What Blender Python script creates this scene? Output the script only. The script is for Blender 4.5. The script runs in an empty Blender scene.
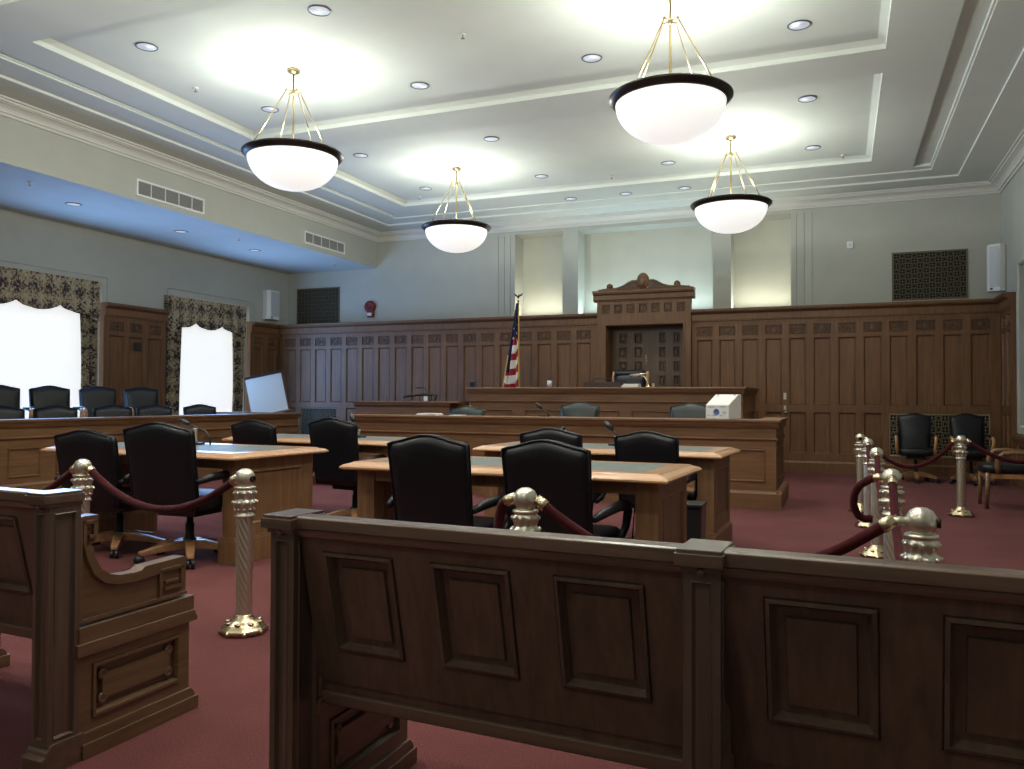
import bpy, bmesh, math, random
from mathutils import Matrix, Vector
random.seed(7)
S = bpy.context.scene
COL = S.collection
PI = math.pi
def rad(d): return math.radians(d)

# ------------------------------------------------------------------ mesh builder
class MB:
    def __init__(s, M=None):
        s.v = []; s.f = []; s.mi = []; s.sm = []; s.M = M or Matrix.Identity(4); s.flip = s.M.determinant() < 0
    def add(s, vs, fs, m=0, smooth=False, M=None):
        T = s.M @ M if M else s.M
        n = len(s.v); fl = T.determinant() < 0
        s.v += [T @ Vector(v) for v in vs]
        for f in fs:
            f = [n + i for i in f]
            s.f.append(f[::-1] if fl else f); s.mi.append(m); s.sm.append(smooth)
        return s
    def quad(s, a, b, c, d, m=0): return s.add([a, b, c, d], [(0, 1, 2, 3)], m)
    def box(s, x0, x1, y0, y1, z0, z1, m=0, M=None):
        vs = [(x, y, z) for z in (z0, z1) for y in (y0, y1) for x in (x0, x1)]
        return s.add(vs, [(0, 2, 3, 1), (4, 5, 7, 6), (0, 1, 5, 4), (2, 6, 7, 3), (0, 4, 6, 2), (1, 3, 7, 5)], m, False, M)
    def prism(s, poly, a0, a1, axis='x', m=0, M=None, smooth=False):
        # poly: list of (p,q); extruded along axis
        def P(p, q, a):
            return {'x': (a, p, q), 'y': (p, a, q), 'z': (p, q, a)}[axis]
        n = len(poly)
        area = sum(poly[i][0] * poly[(i + 1) % n][1] - poly[(i + 1) % n][0] * poly[i][1] for i in range(n))
        pl = list(poly)
        ccw = area > 0
        if axis == 'y': ccw = not ccw
        if not ccw: pl = pl[::-1]
        if a1 < a0: a0, a1 = a1, a0
        vs = [P(p, q, a0) for p, q in pl] + [P(p, q, a1) for p, q in pl]
        fs = [tuple(range(n))[::-1], tuple(range(n, 2 * n))]
        s.add(vs, fs, m, False, M)
        n0 = len(s.v) - 2 * n
        T = s.M @ M if M else s.M
        fl = T.determinant() < 0
        for i in range(n):
            j = (i + 1) % n
            f = [n0 + i, n0 + j, n0 + n + j, n0 + n + i]
            s.f.append(f[::-1] if fl else f); s.mi.append(m); s.sm.append(smooth)
        return s
    def lathe(s, prof, seg=24, c=(0, 0, 0), m=0, M=None, smooth=True, fn=None):
        vs = []; fs = []
        for k, (r, z) in enumerate(prof):
            for i in range(seg):
                a = 2 * PI * i / seg
                rr = r * (fn(a, z) if fn else 1)
                vs.append((c[0] + rr * math.cos(a), c[1] + rr * math.sin(a), c[2] + z))
        for k in range(len(prof) - 1):
            for i in range(seg):
                j = (i + 1) % seg
                fs.append((k * seg + i, k * seg + j, (k + 1) * seg + j, (k + 1) * seg + i))
        if prof[0][0] > 1e-6: fs.append(tuple(range(seg))[::-1])
        if prof[-1][0] > 1e-6: fs.append(tuple(range((len(prof) - 1) * seg, len(prof) * seg)))
        return s.add(vs, fs, m, smooth, M)
    def tube(s, pts, r, seg=8, m=0, M=None, cap=True, fn=None):
        pts = [Vector(p) for p in pts]; n = len(pts); vs = []; fs = []
        up = Vector((0, 0, 1)); prev = None
        for k in range(n):
            t = (pts[min(k + 1, n - 1)] - pts[max(k - 1, 0)]).normalized()
            if prev is None:
                a = t.cross(up)
                if a.length < 1e-3: a = t.cross(Vector((1, 0, 0)))
            else:
                a = prev - t * prev.dot(t)
                if a.length < 1e-4: a = t.cross(up)
            a.normalize(); b = t.cross(a); prev = a
            rk = r[k] if isinstance(r, (list, tuple)) else r
            for i in range(seg):
                g = 2 * PI * i / seg
                q = rk * (fn(g, k) if fn else 1)
                vs.append(pts[k] + a * math.cos(g) * q + b * math.sin(g) * q)
        for k in range(n - 1):
            for i in range(seg):
                j = (i + 1) % seg
                fs.append((k * seg + j, k * seg + i, (k + 1) * seg + i, (k + 1) * seg + j))
        if cap:
            fs.append(tuple(range(seg))); fs.append(tuple(range((n - 1) * seg, n * seg))[::-1])
        return s.add([tuple(v) for v in vs], [f[::-1] for f in fs], m, True, M)
    def ball(s, c, r, seg=12, m=0, sc=(1, 1, 1), M=None):
        k = max(4, seg // 2)
        prof = [(max(1e-7, r * math.sin(PI * i / k)), -r * math.cos(PI * i / k)) for i in range(k + 1)]
        T = Matrix.Translation(c) @ Matrix.Diagonal((*sc, 1))
        if M: T = M @ T
        return s.lathe(prof, seg, (0, 0, 0), m, T)
    # --- facing work: local x = u, z = v, y = -d (towards the viewer)
    def nest(s, u0, u1, v0, v1, steps, cap=True, m=0, M=None, mcap=None):
        rings = []
        vs = []
        for i, d in steps:
            vs += [(u0 + i, -d, v0 + i), (u1 - i, -d, v0 + i), (u1 - i, -d, v1 - i), (u0 + i, -d, v1 - i)]
        fs = []
        for k in range(len(steps) - 1):
            for i in range(4):
                j = (i + 1) % 4
                fs.append((4 * k + i, 4 * k + j, 4 * k + 4 + j, 4 * k + 4 + i))
        s.add(vs, fs, m, False, M)
        if cap:
            n = 4 * (len(steps) - 1)
            s.add(vs[n:n + 4], [(0, 1, 2, 3)], m if mcap is None else mcap, False, M)
        return s
    def field(s, u0, u1, v0, v1, holes, d=0, m=0, M=None):
        us = sorted(set([u0, u1] + [h[0] for h in holes] + [h[1] for h in holes]))
        vs_ = sorted(set([v0, v1] + [h[2] for h in holes] + [h[3] for h in holes]))
        us = [u for u in us if u0 <= u <= u1]; vs_ = [v for v in vs_ if v0 <= v <= v1]
        for a, b in zip(us, us[1:]):
            for c, e in zip(vs_, vs_[1:]):
                if b - a < 1e-6 or e - c < 1e-6: continue
                mu, mv = (a + b) / 2, (c + e) / 2
                if any(h[0] < mu < h[1] and h[2] < mv < h[3] for h in holes): continue
                s.add([(a, -d, c), (b, -d, c), (b, -d, e), (a, -d, e)], [(0, 1, 2, 3)], m, False, M)
        return s
    def prof(s, pr, u0, u1, m=0, M=None):
        # profile [(d, v)...] (closed polygon) extruded along u
        return s.prism([(-d, v) for d, v in pr], u0, u1, 'x', m, M)
    def build(s, name, mats, parent=None, loc=None, bevel=0, seg=2, weld=False, rot=None):
        me = bpy.data.meshes.new(name)
        me.from_pydata([tuple(v) for v in s.v], [], s.f)
        if not isinstance(mats, (list, tuple)): mats = [mats]
        for m in mats: me.materials.append(m)
        me.polygons.foreach_set('material_index', s.mi)
        me.polygons.foreach_set('use_smooth', s.sm)
        if weld:
            b = bmesh.new(); b.from_mesh(me); bmesh.ops.remove_doubles(b, verts=b.verts, dist=1e-5); b.to_mesh(me); b.free()
        me.update()
        o = bpy.data.objects.new(name, me); COL.objects.link(o)
        if parent: o.parent = parent
        if loc: o.location = loc
        if rot is not None: o.rotation_euler = (0, 0, rot)
        if bevel:
            md = o.modifiers.new('Bevel', 'BEVEL'); md.width = bevel; md.segments = seg; md.limit_method = 'ANGLE'; md.angle_limit = rad(40)
            md.harden_normals = False
        return o

def tag(o, label=None, cat=None, group=None, kind=None):
    if label: o['label'] = label
    if cat: o['category'] = cat
    if group: o['group'] = group
    if kind: o['kind'] = kind
    return o
def thing(name, label, cat, loc=(0, 0, 0), rz=0, group=None):
    o = bpy.data.objects.new(name, None); COL.objects.link(o)
    o.location = loc; o.rotation_euler = (0, 0, rz); o.empty_display_size = .1
    return tag(o, label, cat, group)
def dup(root, loc, rz, label, group=None, name=None):
    r = root.copy(); COL.objects.link(r); r.location = loc; r.rotation_euler = (0, 0, rz)
    r['label'] = label
    if group: r['group'] = group
    for ch in list(root.children):
        c = ch.copy(); COL.objects.link(c); c.parent = r
        for g in list(ch.children):
            d = g.copy(); COL.objects.link(d); d.parent = c
    return r
def struct(o): o['kind'] = 'structure'; return o

# ------------------------------------------------------------------ materials
def nodes(name):
    m = bpy.data.materials.new(name); m.use_nodes = True
    nt = m.node_tree; b = nt.nodes['Principled BSDF']
    return m, nt, b
def N(nt, t, **k):
    n = nt.nodes.new(t)
    for a, v in k.items(): setattr(n, a, v)
    return n
def ramp(nt, src, stops):
    r = N(nt, 'ShaderNodeValToRGB'); e = r.color_ramp.elements
    while len(e) < len(stops): e.new(.5)
    for i, (p, c) in enumerate(stops): e[i].position = p; e[i].color = (*c, 1)
    nt.links.new(src, r.inputs[0]); return r
def bump(nt, b, src, st, dist=.01):
    n = N(nt, 'ShaderNodeBump'); n.inputs['Strength'].default_value = st; n.inputs['Distance'].default_value = dist
    nt.links.new(src, n.inputs['Height']); nt.links.new(n.outputs[0], b.inputs['Normal'])
def plain(name, c, rough=.5, metal=0, spec=.5, noise=0, nscale=20, coat=0, emit=None, estr=0, bstr=0):
    m, nt, b = nodes(name)
    b.inputs['Base Color'].default_value = (*c, 1); b.inputs['Roughness'].default_value = rough
    b.inputs['Metallic'].default_value = metal; b.inputs['Specular IOR Level'].default_value = spec
    b.inputs['Coat Weight'].default_value = coat
    if emit: b.inputs['Emission Color'].default_value = (*emit, 1); b.inputs['Emission Strength'].default_value = estr
    if noise or bstr:
        tc = N(nt, 'ShaderNodeTexCoord'); n = N(nt, 'ShaderNodeTexNoise'); n.inputs['Scale'].default_value = nscale; n.inputs['Detail'].default_value = 5
        nt.links.new(tc.outputs['Object'], n.inputs['Vector'])
        if noise:
            lo = tuple(x * (1 - noise) for x in c); hi = tuple(min(1, x * (1 + noise)) for x in c)
            r = ramp(nt, n.outputs['Fac'], [(.3, lo), (.7, hi)]); nt.links.new(r.outputs[0], b.inputs['Base Color'])
        if bstr: bump(nt, b, n.outputs['Fac'], bstr)
    return m
def wood(name, dark, light, axis='z', rough=.52, sc=1.0, coat=.06):
    m, nt, b = nodes(name)
    tc = N(nt, 'ShaderNodeTexCoord'); mp = N(nt, 'ShaderNodeMapping')
    s = {'x': (1.2, 22, 22), 'y': (22, 1.2, 22), 'z': (22, 22, 1.2)}[axis]
    mp.inputs['Scale'].default_value = tuple(q * sc for q in s)
    nt.links.new(tc.outputs['Object'], mp.inputs[0])
    n = N(nt, 'ShaderNodeTexNoise'); n.inputs['Scale'].default_value = 1.6; n.inputs['Detail'].default_value = 8; n.inputs['Roughness'].default_value = .62; n.inputs['Distortion'].default_value = .4
    nt.links.new(mp.outputs[0], n.inputs['Vector'])
    n2 = N(nt, 'ShaderNodeTexNoise'); n2.inputs['Scale'].default_value = .9; n2.inputs['Detail'].default_value = 2
    nt.links.new(tc.outputs['Object'], n2.inputs['Vector'])
    a = N(nt, 'ShaderNodeMath', operation='MULTIPLY_ADD'); a.inputs[1].default_value = .35; nt.links.new(n2.outputs['Fac'], a.inputs[0]); nt.links.new(n.outputs['Fac'], a.inputs[2])
    r = ramp(nt, a.outputs[0], [(.42, dark), (.86, light)])
    nt.links.new(r.outputs[0], b.inputs['Base Color'])
    b.inputs['Roughness'].default_value = rough; b.inputs['Coat Weight'].default_value = coat; b.inputs['Coat Roughness'].default_value = .28
    bump(nt, b, n.outputs['Fac'], .05, .004)
    return m

OAK_V = wood('oak_panelling_vertical', (.095, .042, .0165), (.210, .099, .039), 'z')
OAK_H = wood('oak_panelling_level', (.100, .045, .0175), (.215, .103, .041), 'x')
OAK_Y = wood('oak_jury_level', (.100, .048, .018), (.215, .106, .042), 'y')
OAK_CARVE = wood('carved_oak', (.045, .022, .011), (.12, .06, .03), 'z', .55)
PEW_V = wood('walnut_vertical', (.055, .035, .025), (.130, .080, .055), 'z', .36, coat=.3)
PEW_H = wood('walnut_level', (.060, .036, .024), (.140, .082, .053), 'x', .34, coat=.35)
PEW_C = wood('walnut_polished_cap', (.070, .042, .028), (.160, .096, .062), 'x', .2, coat=.8)
PEW_Y = wood('walnut_end_lit', (.080, .043, .022), (.175, .094, .048), 'y', .36, coat=.3)  # warmer than the backs: light falling on the pew ends put into the colour
TABLE = wood('light_oak_edge', (.36, .185, .085), (.56, .32, .16), 'x', .25, coat=.5)
TABLE_P = wood('table_pedestal_oak', (.110, .054, .022), (.225, .116, .050), 'z')
STAR = wood('chair_base_wood', (.20, .10, .045), (.36, .19, .09), 'x', .3)
ARMW = wood('chair_arm_wood', (.34, .17, .07), (.52, .29, .13), 'z', .3)
DOORW = wood('dark_door_oak', (.080, .048, .030), (.165, .098, .062), 'z', .45)
LEATHER = plain('black_leather', (.0045, .0055, .0085), .38, spec=.42, bstr=.12, nscale=60)
LEATHER_G = plain('green_black_leather', (.022, .030, .027), .38, bstr=.12, nscale=50)
BLACKP = plain('black_plastic', (.012, .012, .013), .35)
INSET = plain('grey_green_leather_inset', (.120, .150, .143), .48, spec=.35, noise=.12, nscale=9)
WALL = plain('painted_plaster', (.42, .43, .385), .75, noise=.03, nscale=3, bstr=.03)
WALL2 = plain('recess_plaster', (.47, .475, .41), .75, noise=.03, nscale=3)
CEIL = plain('ceiling_plaster', (.645, .685, .64), .8, noise=.025, nscale=2.5)
CORN = plain('cornice_plaster', (.60, .60, .56), .7)
WHITE = plain('white_enamel', (.72, .74, .74), .4)
GREYM = plain('grey_speaker_cloth', (.50, .54, .58), .6)
BRASS = plain('polished_brass', (.60, .50, .33), .27, 1.0, noise=.12, nscale=18)
BRASS_D = plain('antique_brass', (.42, .33, .17), .36, 1.0)
NICKEL = plain('brushed_pale_brass', (.66, .62, .51), .30, .86)
BRONZE = plain('dark_bronze', (.028, .022, .018), .33, .6)
RED = plain('alarm_red', (.15, .008, .009), .4)
ROPE = plain('burgundy_velvet', (.050, .006, .008), .9, spec=.12, noise=.25, nscale=60, bstr=.2)
ROPE.node_tree.nodes['Principled BSDF'].inputs['Sheen Weight'].default_value = .08
PAPER = plain('white_paper', (.75, .75, .71), .8)
FLIP = plain('flip_pad', (.62, .62, .58), .8)
DARK = plain('dark_void', (.004, .004, .004), .9)
GLASS = plain('glass', (.55, .6, .65), .1, spec=.8)
LATTICE = plain('bronze_lattice', (.15, .125, .075), .5, .3)
BULB = plain('bowl_glass', (.8, .8, .78), .5, emit=(1, .985, .95), estr=.72)
PANE = plain('glowing_window_blind', (.85, .88, .9), .6, emit=(.93, .965, 1.0), estr=.72)
SHADE = plain('grey_window_shade', (.42, .45, .41), .8)
DLIGHT = plain('downlight_reflector', (.7, .73, .78), .25, .3, emit=(.85, .9, 1), estr=.45)
GILT = plain('gilt', (.55, .38, .12), .35, .8)
FRINGE = plain('gold_fringe', (.55, .36, .08), .8, noise=.2, nscale=80)
FRED = plain('flag_red', (.30, .012, .022), .75); FWHITE = plain('flag_white', (.72, .72, .70), .75); FBLUE = plain('flag_blue', (.010, .014, .055), .75)

def carpet():
    m, nt, b = nodes('burgundy_carpet')
    tc = N(nt, 'ShaderNodeTexCoord')
    n = N(nt, 'ShaderNodeTexNoise'); n.inputs['Scale'].default_value = 160; n.inputs['Detail'].default_value = 3
    n2 = N(nt, 'ShaderNodeTexNoise'); n2.inputs['Scale'].default_value = 1.3; n2.inputs['Detail'].default_value = 4
    nt.links.new(tc.outputs['Object'], n.inputs['Vector']); nt.links.new(tc.outputs['Object'], n2.inputs['Vector'])
    a = N(nt, 'ShaderNodeMath', operation='MULTIPLY_ADD'); a.inputs[1].default_value = .55
    nt.links.new(n2.outputs['Fac'], a.inputs[0]); nt.links.new(n.outputs['Fac'], a.inputs[2])
    r = ramp(nt, a.outputs[0], [(.52, (.066, .0165, .0175)), (1.0, (.160, .049, .047))])
    nt.links.new(r.outputs[0], b.inputs['Base Color']); b.inputs['Roughness'].default_value = .95
    b.inputs['Specular IOR Level'].default_value = .15
    b.inputs['Sheen Weight'].default_value = .05
    bump(nt, b, n.outputs['Fac'], .5, .006)
    return m
CARPET = carpet()
def damask():
    m, nt, b = nodes('damask_drapery')
    tc = N(nt, 'ShaderNodeTexCoord'); mp = N(nt, 'ShaderNodeMapping'); mp.inputs['Scale'].default_value = (1, 3.4, 2.9)
    nt.links.new(tc.outputs['Object'], mp.inputs[0])
    n = N(nt, 'ShaderNodeTexNoise'); n.inputs['Scale'].default_value = 6.5; n.inputs['Detail'].default_value = 4; n.inputs['Distortion'].default_value = 1.2
    nt.links.new(mp.outputs[0], n.inputs['Vector'])
    sp = N(nt, 'ShaderNodeSeparateXYZ'); nt.links.new(tc.outputs['Object'], sp.inputs[0])
    def mth(op, a_, b_=None):
        q = N(nt, 'ShaderNodeMath', operation=op)
        for i_, x_ in enumerate((a_, b_)):
            if x_ is None: continue
            if isinstance(x_, (int, float)): q.inputs[i_].default_value = x_
            else: nt.links.new(x_, q.inputs[i_])
        return q.outputs[0]
    cu = mth('COSINE', mth('MULTIPLY', sp.outputs['Y'], 24.0)); cv = mth('COSINE', mth('MULTIPLY', sp.outputs['Z'], 21.0))
    lat = mth('MULTIPLY', mth('ADD', cu, cv), .055)
    fine = mth('MULTIPLY', mth('MULTIPLY', mth('COSINE', mth('MULTIPLY', sp.outputs['Y'], 72.0)), mth('COSINE', mth('MULTIPLY', sp.outputs['Z'], 63.0))), .045)
    a = N(nt, 'ShaderNodeMath', operation='ADD'); nt.links.new(mth('ADD', lat, fine), a.inputs[0]); nt.links.new(n.outputs['Fac'], a.inputs[1])
    r = ramp(nt, a.outputs[0], [(.37, (.030, .018, .024)), (.445, (.070, .050, .045)), (.485, (.28, .225, .14)), (.68, (.46, .385, .24))])
    nt.links.new(r.outputs[0], b.inputs['Base Color']); b.inputs['Roughness'].default_value = .8
    return m
DAMASK = damask()

# ------------------------------------------------------------------ room constants (metres)
XL, XR, YB, YF = -8.95, 2.33, 14.6, -3.4      # beam face, right wall, upper back wall, wall behind the camera
XA = -11.2                                     # alcove window wall
WY = 14.2                                      # wainscot face on the back wall
WT = 2.745                                     # wainscot height

# floor
b = MB(); b.box(XA - .3, XR + .3, YF - .2, YB + .7, -.2, 0)
struct(b.build('floor', CARPET))

# ceiling: coffers, slots, stepped border
b = MB(Matrix(((1, 0, 0, 0), (0, 0, 1, 0), (0, 1, 0, 0), (0, 0, 0, 1))))      # u->X, v->Y, d-> -Z after mapping (x, z, y)
def CM(z): return Matrix.Translation((0, z, 0))
# local (u, -d, v): y=-d maps to world z; use d negative for up
X0, X1, Y0, Y1 = XL, XR, YF, YB
b.nest(X0, X1, Y0, Y1, [(0, -4.60), (.67, -4.60), (.672, -4.63), (1.07, -4.63), (1.072, -4.66)], cap=False)
coff = [(-7.284, .418, 9.372, 12.80), (-7.284, .418, 5.526, 8.73), (-7.284, .418, 1.70, 4.90), (-7.284, .418, -1.9, 1.06)]
slots = [(1.0, 1.235, -1.0, 13.36), (-7.86, -7.79, -1.0, 13.36)]
b.field(X0 + 1.072, X1 - 1.072, Y0 + 1.072, Y1 - 1.072, coff + slots, d=-4.65)
b.nest(X0 + 1.072, X1 - 1.072, Y0 + 1.072, Y1 - 1.072, [(0, -4.66), (.001, -4.65)], cap=False)
for c in coff: b.nest(*c, [(0, -4.65), (.004, -4.70), (.06, -4.728), (.075, -4.735)])
for c in slots: b.nest(*c, [(0, -4.65), (0, -4.69)])
b.field(XA - .1, XL, YF, YB, [], d=-3.9)
struct(b.build('ceiling', CEIL))

# cornice
def cornice():
    pr = [(0, 4.435), (.025, 4.435), (.030, 4.460), (.030, 4.466), (.055, 4.466), (.055, 4.474), (.058, 4.49), (.075, 4.515), (.105, 4.538), (.140, 4.548), (.140, 4.556), (.165, 4.556), (.165, 4.572), (.168, 4.580), (.200, 4.580), (.200, 4.6005)]
    vs = []; fs = []
    for d, z in pr: vs += [(XL + d, YF, z), (XL + d, YB - d, z), (XR - d, YB - d, z), (XR - d, YF, z)]
    for k in range(len(pr) - 1):
        for i in range(3):
            fs.append((4 * k + i, 4 * k + i + 1, 4 * k + 5 + i, 4 * k + 4 + i))
    return MB().add(vs, fs)
struct(cornice().build('trim_1', CORN))

# back wall (upper) with three recesses and reeded lines
b = MB(Matrix.Translation((0, YB, 0)))
rec = [(-5.853, -4.882, 2.55, 4.375), (-4.575, -2.087, 2.55, 4.375), (-1.778, -.783, 2.55, 4.375)]
lines = [(u - .006, u + .006, 2.60, 4.36) for u in (-6.20, -6.07, -5.945, -.69, -.565, -.44)]
b.field(XA - .1, XR + .1, 0, 4.75, rec + lines)
for h in lines: b.nest(*h, [(0, 0), (.002, -.012)])
for h in rec: b.nest(*h, [(0, 0), (0, -.45)], mcap=1)
struct(b.build('wall_back', [WALL, WALL2]))

# facing matrices
def face_back(y): return Matrix.Translation((0, y, 0))
def face_left(x): return Matrix(((0, -1, 0, x), (1, 0, 0, 0), (0, 0, 1, 0), (0, 0, 0, 1)))    # u->+Y, d->+X
def face_right(x): return Matrix(((0, 1, 0, x), (-1, 0, 0, 0), (0, 0, 1, 0), (0, 0, 0, 1)))   # u->-Y, d->-X

# beam face between room and window alcove
b = MB(face_left(XL)); b.field(YF, YB, 3.9, 4.62, [])
struct(b.build('trim_2', WALL))
# left wall
WIN = [(7.56, 9.906, .55, 3.165), (11.18, 13.48, .55, 3.165)]
b = MB(face_left(XA)); b.field(YF, YB + .1, 0, 3.95, WIN)
for w in WIN: b.nest(*w, [(0, 0), (.012, -.014), (.024, 0), (.11, 0), (.11, -.14)], cap=False)
struct(b.build('wall_left', WALL))
b = MB(face_right(XR))
RW = (-13.33, -10.6, .72, 3.21)
b.field(-YB - .1, -YF, 0, 4.75, [RW]); b.nest(*RW, [(0, 0), (.02, .03), (.10, .03), (.12, .01), (.12, -.18)], cap=False)
struct(b.build('wall_right', WALL))
b = MB(Matrix.Rotation(PI, 4, 'Z') @ Matrix.Translation((0, -YF, 0))); b.field(-XR - .1, -XA + .1, 0, 4.75, [])
struct(b.build('wall_front', WALL))

# windows
for i, w in enumerate(WIN):
    r = MB(face_left(XA - .14)); r.field(w[0], w[1], w[2], w[3], [])
    o = struct(r.build('window_%d' % (i + 1), PANE))
    f = MB(face_left(XA - .12))
    for u in (w[0] + .11, (w[0] + w[1]) / 2 - .02, w[1] - .15):
        pass
    f.box(w[0] + .1, w[0] + .15, -.02, .02, w[2], w[3]); f.box(w[1] - .15, w[1] - .1, -.02, .02, w[2], w[3]); f.box(w[0] + .1, w[1] - .1, -.02, .02, w[3] - .16, w[3] - .1)
    f.build('window_frame', WHITE, o)
r = MB(face_right(XR + .17)); r.field(RW[0], RW[1], RW[2], RW[3], [])
o = struct(r.build('window_3', SHADE))
f = MB(face_right(XR)); f.box(RW[0] - .06, RW[1] + .06, -.10, .1, RW[2] - .06, RW[2])
f.build('window_sill', OAK_V, o)

# ------------------------------------------------------------------ carved and panelled wainscot
def carve(b, u, v, w, h, kind, m=1):
    b.nest(u - w / 2, u + w / 2, v - h / 2, v + h / 2, [(0, 0), (.006, .004), (.012, -.014)], mcap=m, m=0)
    T = lambda du, dv, a: Matrix.Translation((u + du, .012, v + dv)) @ Matrix.Rotation(rad(a), 4, 'Y')
    n = max(1, round(w / h))
    def leaf(du, dv, a, L, W): b.add([(-L, 0, 0), (0, -.003, -W), (L, 0, 0), (0, -.003, W), (0, -.014, 0)], [(0, 1, 4), (1, 2, 4), (2, 3, 4), (3, 0, 4)], 0, False, T(du, dv, a))
    if kind:
        for g in range(8):
            a = g * PI / 4; b.add([(-.017, 0, -.006), (.017, 0, -.006), (.017, -.016, -.003), (-.017, -.016, -.003), (.017, 0, .006), (-.017, 0, .006)], [(0, 1, 2, 3), (3, 2, 4, 5)], 0, False, T(math.cos(a) * h * .36, math.sin(a) * h * .36, -math.degrees(a) + 90))
        b.add([(-.025, -.012, .035), (-.028, -.012, -.005), (0, -.012, -.042), (.028, -.012, -.005), (.025, -.012, .035), (0, -.02, 0)], [(0, 1, 5), (1, 2, 5), (2, 3, 5), (3, 4, 5), (4, 0, 5)], 0, False, T(0, 0, 0))
        if n > 1:
            for sx in (-1, 1):
                for a in (40, -40): leaf(sx * w * .36, (a / 40) * h * .2, a * sx, h * .24, .013)
                leaf(sx * w * .44, 0, 90, h * .3, .008)
    else:
        cs = [-w / 4, w / 4] if n > 1 else [0]
        for cx in cs:
            for a in (45, -45, 135, -135):
                leaf(cx + math.cos(rad(a)) * h * .22, math.sin(rad(a)) * h * .22, -a, h * .2, .016)
            leaf(cx, 0, 0, h * .1, .02)
            for a in (0, 90): leaf(cx + (h * .36 if a == 90 else 0), (h * .38 if a == 0 else 0), a, h * .17, .009); leaf(cx - (h * .36 if a == 90 else 0), (-h * .38 if a == 0 else 0), a, h * .17, .009)
PSTEP = [(0, 0), (.001, -.007), (.0045, -.007), (.006, .004), (.013, .002), (.022, -.018), (.026, -.022), (.029, -.018)]
CAPPR = [(0, 2.50), (.012, 2.50), (.012, 2.525), (.03, 2.54), (.03, 2.555), (.035, 2.56), (.035, 2.655), (.05, 2.665), (.075, 2.675), (.095, 2.69), (.095, 2.70), (.11, 2.705), (.11, 2.74), (0, 2.745)]
def wainscot(M, u0, u1, cents, pw=.272, skip=None, top=WT, depth=.4, back=None, plinth=True):
    b = MB(M); holes = []
    dz = top - WT
    for i, c in enumerate(cents):
        for (v0, v1) in ((.313, .997), (1.102, 2.223)):
            if skip and v0 < 1 and skip[0] < c < skip[1]: continue
            holes.append((c - pw / 2, c + pw / 2, v0, v1 + (dz if v1 > 2 else 0)))
    if skip: holes.append((skip[0] + .02, skip[1] - .02, skip[2], skip[3]))
    carv = [(c - .138, c + .138, 2.279 + dz, 2.452 + dz) for c in cents]
    b.field(u0, u1, .0, 2.52 + dz, holes + carv)
    for h in holes[:len(holes) - (1 if skip else 0)]: b.nest(*h, PSTEP)
    if skip: b.nest(*holes[-1], [(0, 0), (0, -.05)], mcap=1)
    for i, c in enumerate(cents): carve(b, c, 2.3655 + dz, .276, .173, i % 2)
    b.prof([(d, v + dz) for d, v in CAPPR], u0, u1)
    b.box(u0, u1, 0, depth, 2.5 + dz, top)
    b.box(u0, u0 + .004, .0, depth, 0, 2.5 + dz); b.box(u1 - .004, u1, .0, depth, 0, 2.5 + dz)
    if plinth: b.prof([(0, 0), (.03, 0), (.03, .165), (.022, .18), (.014, .185), (.010, .195), (0, .195)], u0, u1)
    return b
LC = [-10.81 + .3805 * k for k in range(18)]
RC = [-2.172 + .3775 * k for k in range(12)]
o = struct(wainscot(face_back(WY), -11.1, -4.06, LC, skip=(-10.56, -9.62, .30, 1.005)).build('trim_3', [OAK_V, OAK_CARVE]))
o = struct(wainscot(face_back(WY), -2.39, 2.25, RC, skip=(.685, 2.125, .30, .995)).build('trim_4', [OAK_V, OAK_CARVE]))
# concealed door hardware on the right wainscot
h = MB(); h.box(-.861 - .022, -.861 + .022, WY - .012, WY, 1.20, 1.31); h.build('push_plate', NICKEL, o)
h = MB(); h.lathe([(.03, 0), (.03, .008), (.012, .012), (.012, .035), (.028, .045), (.03, .06), (.018, .072), (1e-6, .075)], 14, M=Matrix.Translation((-.845, WY, .985)) @ Matrix.Rotation(PI / 2, 4, 'X')); h.build('door_knob', BRASS, o)
h = MB(); h.box(-.861 - .02, -.861 + .02, WY - .01, WY, 1.03, 1.10); h.build('lock_plate', NICKEL, o)
# side returns
struct(wainscot(face_left(XA + .09), 13.30, 14.2, [13.55, 13.97], depth=.1).build('trim_5', [OAK_V, OAK_CARVE]))
o = struct(wainscot(face_left(XA + .09), 9.76, 11.08, [10.02, 10.42, 10.82], pw=.30, depth=.1).build('trim_6', [OAK_V, OAK_CARVE]))
struct(wainscot(face_right(XR - .08), -14.2, -13.40, [-13.95, -13.6], depth=.1).build('trim_7', [OAK_V, OAK_CARVE]))
b = MB(face_right(XR - .05)); b.field(-13.4, -4, 0, .66, [(-13.2 + .9 * k, -12.45 + .9 * k, .2, .58) for k in range(10)])
for k in range(10): b.nest(-13.2 + .9 * k, -12.45 + .9 * k, .2, .58, PSTEP)
b.box(-13.4, -4, -.02, .05, .62, .66)
struct(b.build('trim_8', OAK_V))
b = MB(face_left(XA + .05)); b.field(4, 13.5, 0, .55, []); b.box(4, 13.5, -.06, .05, .5, .55); struct(b.build('baseboard_left', OAK_Y))

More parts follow.
